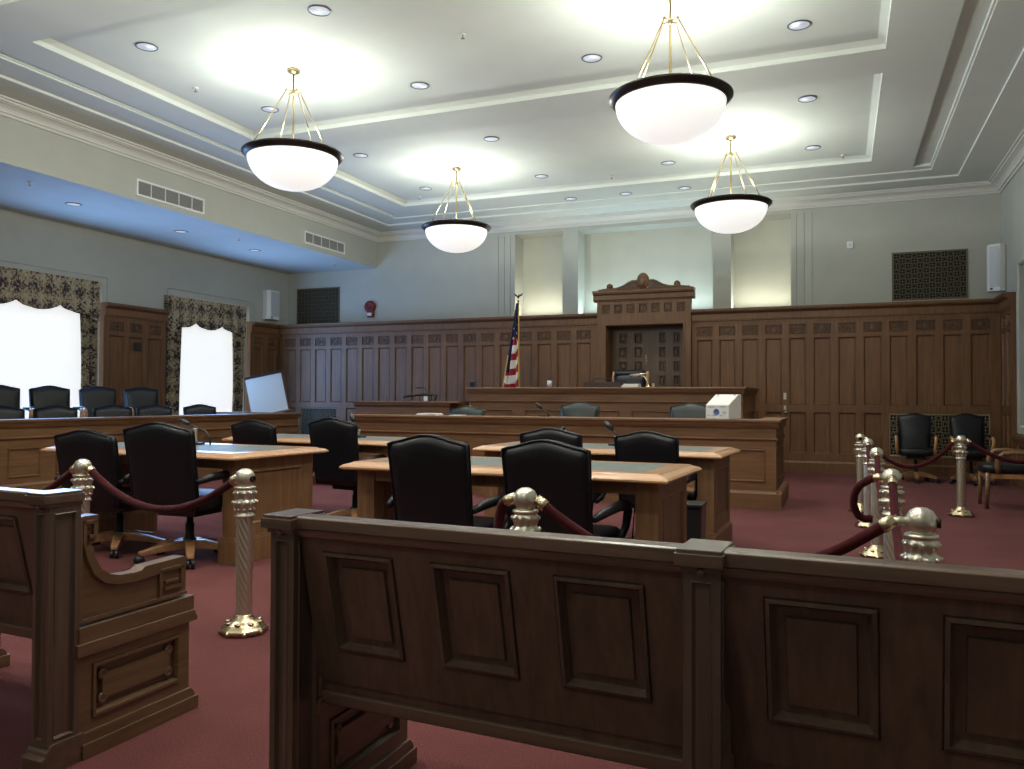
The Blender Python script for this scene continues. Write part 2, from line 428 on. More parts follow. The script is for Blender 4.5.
# decorative grilles
def grille(M, u0, u1, v0, v1, label, nu, nv, frame_m=LATTICE):
    g = thing('wall_grille', label, 'grille', (0, 0, 0))
    T = M
    f = MB(T); f.nest(u0 - .025, u1 + .025, v0 - .025, v1 + .025, [(0, .0), (.003, .018), (.022, .018), (.026, .004)], cap=False); f.build('grille_frame', frame_m, g)
    f = MB(T); f.box(u0, u1, -.002, .0, v0, v1); f.build('grille_backing', DARK, g)
    f = MB(T); du = (u1 - u0) / nu; dv = (v1 - v0) / nv
    for i in range(nu + 1): f.box(u0 + i * du - .004, u0 + i * du + .004, -.013, -.003, v0, v1)
    for j in range(nv + 1): f.box(u0, u1, -.013, -.003, v0 + j * dv - .004, v0 + j * dv + .004)
    for i in range(nu):
        for j in range(nv):
            cu, cv = u0 + (i + .5) * du, v0 + (j + .5) * dv; q = .23 * min(du, dv)
            if (i + j) % 2: f.nest(cu - q * 1.4, cu + q * 1.4, cv - q * 1.4, cv + q * 1.4, [(0, .004), (0, .012), (q * .32, .012), (q * .32, .004)], cap=False)
            else:
                f.box(cu - q * .45, cu + q * .45, -.012, -.003, cv - q * .45, cv + q * .45)
                f.box(cu - du / 2, cu + du / 2, -.009, -.003, cv - .0025, cv + .0025); f.box(cu - .0025, cu + .0025, -.009, -.003, cv - dv / 2, cv + dv / 2)
    f.build('grille_lattice', frame_m, g)
    return g
grille(face_back(YB), .80, 1.845, 2.835, 3.575, 'dark latticed grille high on the back wall at the right, above the oak panelling', 12, 9)
grille(face_back(YB), -10.92, -9.875, 2.80, 3.535, 'dark latticed grille high on the back wall at the left, above the oak panelling', 12, 9)
grille(face_back(WY + .03), .72, 2.09, .33, .965, 'low pale-barred grille in the oak panelling behind the two armchairs', 15, 7, plain('pale_brass_lattice', (.40, .34, .21), .4, .5))
grille(face_back(WY + .03), -10.52, -9.66, .33, .975, 'low latticed grille in the oak panelling at the end of the jury rail', 10, 7)

# air vents in the beam
def vent(u0, u1, v0, v1, label):
    g = thing('air_vent', label, 'vent'); T = face_left(XL)
    f = MB(T); f.nest(u0, u1, v0, v1, [(0, 0), (.004, .016), (.03, .016), (.034, .002)], cap=False); f.build('vent_frame', WHITE, g)
    f = MB(T); f.box(u0 + .03, u1 - .03, -.002, 0, v0 + .03, v1 - .03); f.build('vent_backing', DARK, g)
    n = 5
    for i in range(1, n): f = MB(T); u = u0 + (u1 - u0) * i / n; f.box(u - .006, u + .006, -.014, -.002, v0 + .03, v1 - .03); f.build('vent_divider', WHITE, g)
    f = MB(T); k = 10
    for j in range(k):
        v = v0 + .035 + (v1 - v0 - .07) * (j + .5) / k
        f.add([(u0 + .03, -.002, v - .006), (u1 - .03, -.002, v - .006), (u1 - .03, -.011, v + .004), (u0 + .03, -.011, v + .004)], [(0, 1, 2, 3)])
    f.build('vent_louver', plain('louver_grey', (.36, .37, .36), .5), g)
vent(8.355, 9.64, 3.965, 4.205, 'white framed louvred air vent nearer the camera on the left beam')
vent(12.12, 13.41, 3.985, 4.215, 'white framed louvred air vent at the far end of the left beam')

# ------------------------------------------------------------------ judge's portal and doors
PY = 14.10
b = MB(face_back(PY)); T = None
PL, PR, OL, OR = -4.06, -2.39, -3.885, -2.525
b.field(PL, PR, 0, 3.12, [(OL, OR, 0, 2.50)] + [(-3.225 + .222 * k - .075, -3.225 + .222 * k + .075, 2.715, 2.88) for k in range(-3, 4)])
for k in range(-3, 4): carve(b, -3.225 + .222 * k, 2.7975, .150, .165, 0 if k % 2 else 1)
for sx in (-1, 1):
    pass
b.nest(OL - .04, OR + .04, -.1, 2.54, [(0, 0), (.005, .02), (.03, .02), (.04, 0), (.04, -.42)], cap=False)
b.quad((PL, 0, 0), (PL, 0, 3.12), (PL, .12, 3.12), (PL, .12, 0)); b.quad((PR, 0, 0), (PR, .12, 0), (PR, .12, 3.12), (PR, 0, 3.12)); b.quad((PR, .12, 2.5), (PL, .12, 2.5), (PL, .12, 3.12), (PR, .12, 3.12))
b.prof([(-.12, 2.93), (0, 2.93), (.015, 2.94), (.015, 2.95), (.04, 2.965), (.04, 3.045), (.055, 3.05), (.08, 3.065), (.08, 3.08), (.095, 3.085), (.095, 3.125), (-.12, 3.125)], PL - .06, PR + .06)
b.box(PL + .02, PR - .02, 0, .1, 3.12, 3.16)
# scrolled crest
cx = -3.225
b.M = b.M @ Matrix.Translation((0, 0, -.035))
for sx in (-1, 1):
    pts = [(.10, 3.18), (.60, 3.18), (.56, 3.205), (.46, 3.215), (.36, 3.245), (.27, 3.30), (.19, 3.335), (.10, 3.33)]
    b.prism([(cx + sx * p, q) for p, q in pts], -.03, .06, 'y')
    pts = [(.12, 3.20), (.46, 3.20), (.34, 3.232), (.26, 3.285), (.19, 3.315), (.12, 3.315)]
    b.prism([(cx + sx * p, q) for p, q in pts], -.045, -.03, 'y', 1)
    for k in range(5):
        t = k / 4; b.add([(-.03, 0, 0), (0, 0, -.012), (.03, 0, 0), (0, 0, .012), (0, -.02, 0)], [(0, 1, 4), (1, 2, 4), (2, 3, 4), (3, 0, 4)], 0, False, Matrix.Translation((cx + sx * (.15 + .22 * t), -.045, 3.285 - .055 * t)) @ Matrix.Rotation(sx * rad(28), 4, 'Y'))
    b.lathe([(.055, -.03), (.055, .03)], 14, M=Matrix.Translation((cx + sx * .60, .01, 3.235)) @ Matrix.Rotation(PI / 2, 4, 'X'))
    b.lathe([(.02, -.01), (.028, .0), (.02, .01)], 10, M=Matrix.Translation((cx + sx * .60, -.03, 3.235)) @ Matrix.Rotation(PI / 2, 4, 'X'))
    b.prism([(cx + sx * .56, 3.18), (cx + sx * .78, 3.18), (cx + sx * .74, 3.2), (cx + sx * .62, 3.21)], -.02, .05, 'y')
b.ball((cx, 0, 3.31), .1, 16, 0, (1, .55, 1.32)); b.ball((cx, -.045, 3.29), .06, 14, 0, (1, .5, 1.35))
b.lathe([(.10, -.03), (.115, .0), (.10, .03)], 20, M=Matrix.Translation((cx, 0, 3.31)) @ Matrix.Diagonal((1, 1, 1.3, 1)) @ Matrix.Rotation(PI / 2, 4, 'X'))
portal = struct(b.build('trim_9', [OAK_V, OAK_CARVE]))
def door_leaf(u0, u1):
    b = MB(face_back(PY + .40)); holes = []
    for i in range(2):
        for j in range(7):
            w = (u1 - u0 - .20) / 2; c0 = u0 + .09 + i * (w + .02) + .01
            c0 += .05; zc = 2.30 - .256 * j; holes.append((c0, c0 + w - .12, zc - .09, zc + .09))
    b.field(u0, u1, .3, 2.52, holes)
    for h in holes: b.nest(*h, [(0, 0), (.008, .012), (.022, -.018), (.034, -.018), (.046, .006), (.06, .010)])
    b.box(u0, u1, .03, .06, .3, 2.52)
    return b
d = struct(bpy.data.objects.new('door_1', None)); COL.objects.link(d)
door_leaf(OL - .02, -3.175).build('door_leaf', DOORW, d); lf = door_leaf(-3.17, OR + .02).build('door_leaf', DOORW, d)
h = MB(face_back(PY + .39))
for z in (1.86, 1.91, 1.96): h.ball((-3.25, -.02, z), .014, 8)
h.box(-3.262, -3.238, -.006, 0, 1.83, 1.99); h.build('door_handle', BRASS, d)

# ------------------------------------------------------------------ platforms
b = MB(); b.box(-8.0, -.75, 9.4, 10.45, 0, .12); b.box(-8.0, -1.35, 10.45, 12.1, 0, .12); b.box(-8.0, -1.35, 12.1, 14.3, 0, .42); b.box(-8.4, -5.9, 12.1, 14.18, .42, .425)
struct(b.build('trim_10', CARPET))
b = MB(); b.box(XA + .05, -9.0, 4.5, 11.9, 0, .12); b.box(XA + .05, -9.9, 4.5, 11.9, .12, .36)
struct(b.build('trim_11', CARPET))

# ------------------------------------------------------------------ benches with panelled fronts
def capped(b, u0, u1, top, d0=0, back=.3, ov=.05):
    # cap rail profile over a front at d=0
    b.prof([(-back, top - .035), (ov - .01, top - .035), (ov, top - .03), (ov, top - .008), (ov - .01, top), (-back, top)], u0 - ov, u1 + ov)
    b.prof([(0, top - .10), (.012, top - .10), (.02, top - .085), (.03, top - .06), (.032, top - .035), (0, top - .035)], u0 - .02, u1 + .02)
    b.prof([(0, top - .235), (.010, top - .235), (.020, top - .222), (.020, top - .212), (0, top - .205)], u0 - .012, u1 + .012)

# clerk bench
ck = thing('clerk_bench', 'long low oak bench front running across the room below the judge bench', 'bench', (-3.3, 9.3, 0))
M0 = Matrix.Translation((3.3, -9.3, 0))
CL, CR, CT = -6.05, -.655, .98
b = MB(M0 @ face_back(9.3)); ph = []
n = 6; w = (CR - CL) / n
for k in range(n): ph.append((CL + k * w + .11, CL + (k + 1) * w - .11, .285, .66))
b.field(CL, CR, 0, CT - .03, ph)
for h in ph: b.nest(*h, [(0, 0), (.001, -.007), (.005, -.007), (.008, .008), (.02, .010), (.03, -.010), (.05, -.010)])
b.box(CL, CR, .0, .05, .1, CT - .03) if False else None
b.build('front_panel', OAK_H, ck)
b = MB(M0 @ Matrix(((0, -1, 0, CR), (1, 0, 0, 0), (0, 0, 1, 0), (0, 0, 0, 1)))); b.field(9.3, 10.5, 0, CT - .03, [(9.5, 10.35, .285, .66)])
for h in ((9.5, 10.35, .285, .66),): b.nest(*h, [(0, 0), (.001, -.007), (.005, -.007), (.008, .008), (.02, .010), (.03, -.010), (.05, -.010)])
b.prof([(0, 0), (.055, 0), (.055, .17), (.03, .195), (0, .2)], 9.25, 10.55)
b.build('side_panel', OAK_Y, ck)
b = MB(M0 @ face_back(9.3)); b.prof([(0, 0), (.055, 0), (.055, .17), (.03, .195), (0, .2)], CL, CR + .055); b.build('plinth', OAK_H, ck)
b = MB(M0 @ face_back(9.3)); capped(b, CL, CR, CT, back=.22)
b.box(CR - .2, CR + .05, .2, 1.2, CT - .035, CT); b.box(CR, CR + .02, 0, 1.2, CT - .235, CT - .205); b.box(CR, CR + .03, 0, 1.2, CT - .1, CT - .035)
b.box(CL, CR, .2, .55, .70, .735)
b.build('cap_rail', OAK_H, ck)

# judge bench
jb = thing('judge_bench', 'raised oak judge bench in front of the double doors, tallest of the benches', 'bench', (-3.43, 12, 0))
M0 = Matrix.Translation((3.43, -12, 0))
JL, JR, JT = -5.60, -1.30, 1.375
b = MB(M0 @ face_back(12.0)); n = 5; w = (JR - JL) / n; ph = [(JL + k * w + .09, JL + (k + 1) * w - .09, .62, JT - .34) for k in range(n)]
b.field(JL, JR, 0, JT - .03, ph)
for h in ph: b.nest(*h, [(0, 0), (.001, -.007), (.005, -.007), (.008, .008), (.02, .010), (.03, -.010), (.05, -.010)])
b.build('front_panel', OAK_H, jb)
b = MB(M0 @ face_left(JR)); b.field(12.0, 13.9, 0, JT - .03, [(12.15, 13.7, .62, 1.03)]); b.nest(12.15, 13.7, .62, 1.03, [(0, 0), (.02, .01), (.03, -.008)]); b.build('side_panel', OAK_Y, jb)
b = MB(M0 @ face_right(JL)); b.field(-13.9, -12.0, 0, JT - .03, []); b.build('side_panel', OAK_Y, jb)
b = MB(M0 @ face_back(12.0)); capped(b, JL, JR, JT, back=.45)
b.box(JR - .3, JR + .05, .4, 1.9, JT - .035, JT); b.box(JL - .05, JL + .3, .4, 1.9, JT - .035, JT); b.box(JR, JR + .03, 0, 1.9, JT - .1, JT - .035)
b.build('cap_rail', OAK_H, jb)

# witness stand
wb = thing('witness_stand', 'oak witness stand left of the judge bench with a flat cap', 'stand', (-6.6, 11.8, 0))
M0 = Matrix.Translation((6.6, -11.8, 0))
WL, WR, WTOP = -7.63, -5.86, 1.15
b = MB(M0 @ face_back(11.8)); b.field(WL, WR, 0, WTOP - .03, [(WL + .12, WL + .82, .5, .85), (WL + .95, WR - .12, .5, .85)])
for h in ((WL + .12, WL + .82, .5, .85), (WL + .95, WR - .12, .5, .85)): b.nest(*h, [(0, 0), (.02, .01), (.03, -.008)])
b.build('front_panel', OAK_H, wb)
b = MB(M0 @ face_left(WR)); b.field(11.8, 13.6, 0, WTOP - .03, []); b.build('side_panel', OAK_Y, wb)
b = MB(M0 @ face_right(WL)); b.field(-13.6, -11.8, 0, WTOP - .03, []); b.build('side_panel', OAK_Y, wb)
b = MB(M0 @ face_back(11.8)); b.prof([(-.3, WTOP - .035), (.04, WTOP - .035), (.05, WTOP - .02), (.04, WTOP), (-.3, WTOP)], WL - .05, WR + .2); b.prof([(0, WTOP - .1), (.03, WTOP - .06), (.03, WTOP - .035), (0, WTOP - .035)], WL - .02, WR + .02)
b.build('cap_rail', OAK_H, wb)

# jury rail
jr = thing('jury_rail', 'long panelled oak jury box rail along the window side', 'rail', (-8.9, 8, 0))
M0 = Matrix.Translation((8.9, -8, 0)); RT = .935
b = MB(M0 @ face_left(-8.9)); ph = [(12.0 - .62 * (k + 1) + .1, 12.0 - .62 * k - .1, .25, .61) for k in range(13)]
b.field(3.8, 11.92, 0, RT - .03, ph)
for h in ph: b.nest(*h, [(0, 0), (.001, -.007), (.005, -.007), (.008, .008), (.02, .010), (.03, -.010), (.05, -.010)])
b.build('front_panel', OAK_Y, jr)
b = MB(M0 @ face_left(-8.9)); capped(b, 3.8, 11.92, RT, back=.22); b.build('cap_rail', OAK_Y, jr)
b = MB(M0 @ face_left(-8.9)); b.prof([(0, 0), (.03, 0), (.03, .16), (.01, .185), (0, .185)], 3.8, 11.92); b.build('plinth', OAK_Y, jr)
jr = thing('jury_box_end', 'short oak end wall of the jury box, below the flip chart', 'panel', (-10, 11.9, 0))
M0 = Matrix.Translation((10, -11.9, 0))
b = MB(M0); b.box(XA + .1, -9.13, 11.86, 11.92, 0, RT - .04); b.build('end_panel', OAK_H, jr)
b = MB(M0); b.box(XA + .1, -9.13, 11.80, 11.97, RT - .035, RT); b.build('cap_rail', OAK_H, jr)

# ------------------------------------------------------------------ pews
def lean_y(z): return .012 + .23 * (.84 - z)
LM = lambda y0: Matrix(((1, 0, 0, 0), (0, 1, -.23, y0), (0, 0, 1, 0), (0, 0, 0, 1)))
def pew(name, label, O, rz, shear, pillars, bays, x0, x1):
    g = thing(name, label, 'pew', (*O, 0), rz)
    # back: leaning panelled board (sheared so that its face follows the lean)
    T = LM(.024 + .23 * .84)
    b = MB(T); holes = []
    for a in bays:
        for k in range(3): holes.append((a + .157 + .323 * k, a + .157 + .323 * k + .216, .525, .801))
    b.field(x0, x1, .43, .84, holes); b.field(x0, x1, .363, .43, [], d=-.004)
    for h in holes: b.nest(*h, [(0, 0), (.0006, -.006), (.0032, -.006), (.004, .006), (.012, .008), (.020, -.012), (.022, -.018), (.040, -.018), (.043, -.010)])
    b.add([(x0, 0, .43), (x1, 0, .43), (x1, .004, .43), (x0, .004, .43)], [(0, 1, 2, 3)])
    b.add([(x0, .004, .363), (x0, .04, .363), (x1, .04, .363), (x1, .004, .363)], [(0, 1, 2, 3)])
    b.add([(x0, .04, .363), (x0, .04, .84), (x1, .04, .84), (x1, .04, .363)], [(0, 1, 2, 3)])
    b.build('backrest', PEW_V, g)
    b = MB(); b.prof([(-.062, .855), (-.008, .855), (-.003, .859), (-.003, .886), (-.010, .89), (-.062, .89)], x0, x1)
    b.prof([(-.02, .835), (-.016, .835), (-.012, .845), (-.010, .855), (-.06, .855), (-.05, .835)], x0, x1)
    b.build('cap_rail', PEW_C, g, bevel=.002)
    b = MB(); b.prof([(-.12, .40), (-.64, .425), (-.655, .41), (-.64, .385), (-.12, .365)], x0, x1); b.build('seat', PEW_H, g, bevel=.004)
    SH = Matrix(((1, -shear, 0, .06 * shear), (0, 1, 0, 0), (0, 0, 1, 0), (0, 0, 0, 1)))
    for p in pillars:
        b = MB(); b.box(p, p + .101, -.022, .122, .857, .884); b.box(p + .004, p + .097, -.018, .118, .884, .8925)
        b.box(p + .010, p + .095, -.008, .118, .845, .858); b.ball((p + .052, -.004, .846), .011, 8)
        b.build('pillar_cap', PEW_C, g, bevel=.002)
        b = MB(); q0, q1 = p + .014, p + .091
        b.field(q0, q1, .08, .845, [(q0 + .016, q1 - .016, .10, .825)], M=Matrix.Translation((0, .003, 0)))
        b.nest(q0 + .016, q1 - .016, .10, .825, [(0, 0), (.003, .003), (.008, -.008)], M=Matrix.Translation((0, .003, 0)))
        for (u, sg) in ((q0, -1), (q1, 1)):
            FM = Matrix(((0, sg * -1, 0, u), (sg, 0, 0, 0), (0, 0, 1, 0), (0, 0, 0, 1)))
            lo, hi = (.003, .115) if sg > 0 else (-.115, -.003)
            b.field(lo, hi, .08, .845, [(lo + .018, hi - .018, .10, .825)], M=FM)
            b.nest(lo + .018, hi - .018, .10, .825, [(0, 0), (.003, .003), (.008, -.008)], M=FM)
        b.quad((q0, .115, .08), (q0, .115, .845), (q1, .115, .845), (q1, .115, .08))
        b.build('pillar', PEW_V, g)
        b = MB(); b.prof([(.022, 0), (.022, .052), (.012, .056), (.006, .058), (.004, .07), (-.004, .076), (-.008, .086), (-.02, .09), (-.13, .09), (-.13, 0)], p + .004, p + .101)
        b.build('pillar_base', PEW_H, g, bevel=.002)
        # end / divider panel reaching forward
        e0, e1 = p + .024, p + .081
        outer = [(.11, .80), (.193, .80), (.193, .745), (.185, .715), (.165, .70), (.170, .665), (.196, .618), (.235, .590), (.285, .576), (.355, .572), (.38, .575), (.395, .586), (.58, .590), (.59, .585), (.59, .445), (.11, .445)]
        b = MB(SH); b.prism(outer, e0, e1, 'x')
        for sg, u in ((-1, e0), (1, e1)):
            # raised band following the sweep, and the square key scrolls
            band = [(.125, .70), (.138, .655), (.168, .595), (.21, .560), (.265, .543), (.355, .538), (.455, .545)]
            band2 = [(y, z) for y, z in [(.165, .70), (.170, .662), (.197, .617), (.236, .589), (.286, .576), (.356, .572), (.455, .582)]]
            vs = [(u, y, z) for y, z in band] + [(u + sg * .012, y + .004, z + .004) for y, z in band] + [(u + sg * .012, y, z) for y, z in band2]
            k = len(band); fs = []
            for i in range(k - 1):
                for o_ in (0, k):
                    f = (o_ + i, o_ + i + 1, o_ + i + 1 + k, o_ + i + k); fs.append(f if sg > 0 else f[::-1])
            b.add(vs, fs)
            def key(y0, y1, z0, z1):
                s_ = [(u, u + sg * .010)] 
                a0, a1 = sorted(s_[0]); t = .012
                b.box(a0, a1, y0, y1, z1 - t, z1); b.box(a0, a1, y0, y0 + t, z0, z1); b.box(a0, a1, y1 - t, y1, z0 + .02, z1); b.box(a0, a1, y0 + t * 2, y1, z0 + .02, z0 + .02 + t); b.box(a0, a1, y0 + 2.2 * t, y1 - 2 * t, z0 + .045, z0 + .055)
            key(.128, .180, .705, .785); key(.455, .57, .46, .562)
            a0, a1 = sorted((u, u + sg * .008)); b.box(a0, a1, .115, .59, .445, .458); b.box(a0, a1, .115, .127, .445, .80)
        b.build('arm_panel', PEW_Y, g, bevel=.0025)
        b = MB(SH); c0, c1 = p + .014, p + .091
        b.box(c0 - .008, c1 + .008, .11, .618, .382, .436)
        b.prof([(-.10, .338), (-.628, .338), (-.632, .35), (-.622, .368), (-.617, .382), (-.10, .382)], c0 - .014, c1 + .014)
        b.build('arm_ledge', PEW_Y, g, bevel=.003)
        b = MB(SH)
        for sg, u in ((-1, c0), (1, c1)):
            FM = Matrix(((0, sg * -1, 0, u), (sg, 0, 0, 0), (0, 0, 1, 0), (0, 0, 0, 1)))
            S2 = (lambda a, c: (a, c)) if sg > 0 else (lambda a, c: (-c, -a))
            lo, hi = S2(.11, .600); h0, h1 = S2(.165, .555)
            b.field(lo, hi, .05, .35, [(h0, h1, .120, .305)], M=FM)
            b.nest(h0, h1, .120, .305, [(0, 0), (.0006, -.006), (.003, -.006), (.004, .006), (.014, .006), (.024, -.018), (.034, -.018)], M=FM)
            i0, i1 = h0 + .045, h1 - .045
            b.nest(i0, i1, .168, .257, [(0, -.014), (.003, -.004)], M=FM)
            for cc in (h0 + .05, h1 - .05):
                for zz in (.172, .253):
                    b.lathe([(.02, 0), (.02, .006), (.013, .010), (.009, .007)], 10, M=FM @ Matrix.Translation((cc, .012, zz)) @ Matrix.Rotation(PI / 2, 4, 'X'))
        b.quad((c0, .600, .05), (c1, .600, .05), (c1, .600, .35), (c0, .600, .35))
        b.build('end_box', PEW_Y, g)
        b = MB(SH); b.prof([(-.10, 0), (-.628, 0), (-.628, .05), (-.621, .056), (-.619, .068), (-.610, .074), (-.600, .085), (-.10, .085)], c0 - .012, c1 + .012)
        b.box(c0 - .02, c1 + .02, .12, .633, 0, .05)
        b.build('base_mould', PEW_Y, g, bevel=.002)
    return g
R32 = rad(-3.2)
pew('pew_bench', 'dark walnut pew filling the right foreground, seen from behind', (-1.412, 1.766), R32, .05, [-.006, 1.094, 2.2], [0, 1.107, 2.21], .085, 2.3)
pew('pew_bench', 'walnut pew at the left edge with its carved end facing the aisle', (-2.334, 1.856), R32, .045, [-2.34, -1.235, -.099], [-2.34, -1.235], -2.3, -.085)

# ------------------------------------------------------------------ counsel tables
def make_table():
    g = thing('counsel_table', 'x', 'table')
    W, D, T0, T1 = 2.08, .88, .752, .80
    b = MB()
    # bevelled border with leather inset
    def ringz(i, z): return [(-W / 2 + i, -D / 2 + i, z), (W / 2 - i, -D / 2 + i, z), (W / 2 - i, D / 2 - i, z), (-W / 2 + i, D / 2 - i, z)]
    rings = [ringz(.02, T0), ringz(0, T0 + .008), ringz(.0, T0 + .018), ringz(.012, T0 + .028), ringz(.02, T0 + .032), ringz(.055, T1 - .006), ringz(.062, T1), ringz(.17, T1)]
    vs = sum(rings, []); fs = [(3, 2, 1, 0)]
    for k in range(len(rings) - 1):
        for i in range(4):
            j = (i + 1) % 4; fs.append((4 * k + i, 4 * k + j, 4 * k + 4 + j, 4 * k + 4 + i))
    b.add(vs, fs); b.build('table_top', TABLE, g)
    b = MB(); b.box(-W / 2 + .17, W / 2 - .17, -D / 2 + .17, D / 2 - .17, T1 - .02, T1 + .0005); b.build('leather_inset', INSET, g)
    b = MB(); b.box(-W / 2 + .10, W / 2 - .10, -D / 2 + .1, -D / 2 + .13, T0 - .07, T0); b.box(-W / 2 + .10, W / 2 - .10, D / 2 - .13, D / 2 - .1, T0 - .07, T0); b.build('apron', TABLE_P, g)
    for sx in (-1, 1):
        x0, x1 = sorted((sx * (W / 2 - .075), sx * (W / 2 - .20)))
        b = MB()
        FM = face_back(-D / 2 + .09); b.field(x0, x1, .19, T0, [], M=FM)
        FB = Matrix.Translation((0, D / 2 - .09, 0)) @ Matrix.Rotation(PI, 4, 'Z'); b.field(-x1, -x0, .19, T0, [], M=FB)
        for u, sg in ((x0, -1), (x1, 1)):
            F = Matrix(((0, -sg, 0, u), (sg, 0, 0, 0), (0, 0, 1, 0), (0, 0, 0, 1))); y = D / 2 - .09
            b.field(-y, y, .19, T0, [(-y + .1, y - .1, .27, .66)], M=F); b.nest(-y + .1, y - .1, .27, .66, [(0, 0), (.006, .004), (.014, -.003), (.02, -.012), (.05, -.012)], M=F)
        b.build('pedestal', TABLE_P, g)
        b = MB(); y = D / 2 - .07
        b.box(x0 - .018, x1 + .018, -y, y, 0, .17); b.box(x0 - .012, x1 + .012, -y + .006, y - .006, .17, .182); b.box(x0 - .005, x1 + .005, -y + .013, y - .013, .182, .192)
        b.build('plinth', TABLE_P, g, bevel=.003)
    return g
T = make_table()
def corner(x, y, rz, W=2.08, D=.88):   # centre from the front-right corner
    c, s_ = math.cos(rz), math.sin(rz); a, e = -W / 2, D / 2
    return (x + a * c - e * s_, y + a * s_ + e * c, 0)
tabs = [((-.835, 4.235), 'oak counsel table at centre, nearest the pew, two black chairs drawn up', -2.4),
        ((-.82, 6.18), 'oak counsel table right in front of the clerk bench, behind the nearest table', -2.5),
        ((-3.955, 4.56), 'oak counsel table at left with a gooseneck microphone, beside the brass rope post', -3.8),
        ((-3.80, 6.50), 'oak counsel table at back left, mostly hidden by two black chairs', -3.2)]
for i, (fr, lab, rz) in enumerate(tabs):
    ys = 1.2 if i == 2 else 1.0
    loc = corner(*fr, rad(rz), D=.88 * ys)
    if i == 0: T.location = loc; T.rotation_euler = (0, 0, rad(rz)); T['label'] = lab; T['group'] = 'counsel tables'
    else: dup(T, loc, rad(rz), lab, 'counsel tables').scale = (1, ys, 1)

# ------------------------------------------------------------------ swivel chairs
def cushion(b, hw0, hw1, z0, zt, th, lean, y0, hump, nu=14, nv=12, m=0, drop=0.0):
    # upholstered back: u across, v up; front towards +y
    F = []; Bk = []
    for j in range(nv + 1):
        v = j / nv
        for i in range(nu + 1):
            u = -1 + 2 * i / nu
            hw = hw0 + (hw1 - hw0) * v ** .8
            cam = hump * (.5 + .5 * math.cos(PI * min(1, abs(u) * 1.05)))
            z = z0 + v * (zt - hump + cam - z0)
            if v > .85: z -= .010 * max(0, abs(u) - .85) / .15 * (v - .85) / .15
            ed = max(0, 1 - abs(u) ** 7) ** .5 * max(0, 1 - (2 * v - 1) ** 14) ** .5
            x = u * hw
            y = y0 - lean * (z - z0)
            puff = .020 * (1 - abs(u) ** 2) * math.sin(PI * min(1, v * 1.02))
            F.append((x, y + th * .5 * (.35 + .65 * ed) + puff, z)); Bk.append((x, y - th * .5 * (.55 + .45 * ed), z))
    n = nu + 1; L = len(F); fs = []
    for j in range(nv):
        for i in range(nu):
            a = j * n + i
            fs.append((a + 1, a, a + n, a + n + 1)); fs.append((L + a, L + a + 1, L + a + n + 1, L + a + n))
    edge = [i for i in range(nu + 1)] + [j * n + nu for j in range(1, nv + 1)] + [nv * n + i for i in range(nu - 1, -1, -1)] + [j * n for j in range(nv - 1, 0, -1)]
    for k in range(len(edge)):
        a, c = edge[k], edge[(k + 1) % len(edge)]
        fs.append((a, c, L + c, L + a))
    b.add(F + Bk, fs, m, True)
    # piping along both outer edges
    for P in (F, Bk):
        pts = [P[e] for e in edge if not (P[e][2] < z0 + .001)]
        top = [P[j * n] for j in range(nv)] + [P[nv * n + i] for i in range(n)] + [P[j * n + nu] for j in range(nv - 1, -1, -1)]
        b.tube(top, .006, 6, m)
def rslab(b, x0, x1, y0, y1, z0, z1, r, m=0, n=10, crown=0.0):
    # pillow-like rounded slab
    cx, cy, cz = (x0 + x1) / 2, (y0 + y1) / 2, (z0 + z1) / 2; hx, hy, hz = (x1 - x0) / 2, (y1 - y0) / 2, (z1 - z0) / 2
    vs = []; fs = []; seg = 28; rings = 8
    for k in range(rings + 1):
        t = -PI / 2 + PI * k / rings
        for i in range(seg):
            a = 2 * PI * i / seg
            c, s_ = math.cos(a), math.sin(a); e = .35
            px = math.copysign(abs(c) ** e, c); py = math.copysign(abs(s_) ** e, s_)
            q = (hx, hy)
            ins = r * (1 - abs(math.cos(t)) ** .6)
            vs.append((cx + px * (hx - ins) * (1 if k not in (0, rings) else .9), cy + py * (hy - ins) * (1 if k not in (0, rings) else .9), cz + hz * math.sin(t)))
    for k in range(rings):
        for i in range(seg):
            j = (i + 1) % seg; fs.append((k * seg + i, k * seg + j, (k + 1) * seg + j, (k + 1) * seg + i))
    fs.append(tuple(range(seg))[::-1]); fs.append(tuple(range(rings * seg, rings * seg + seg)))
    b.add(vs, fs, m, True)
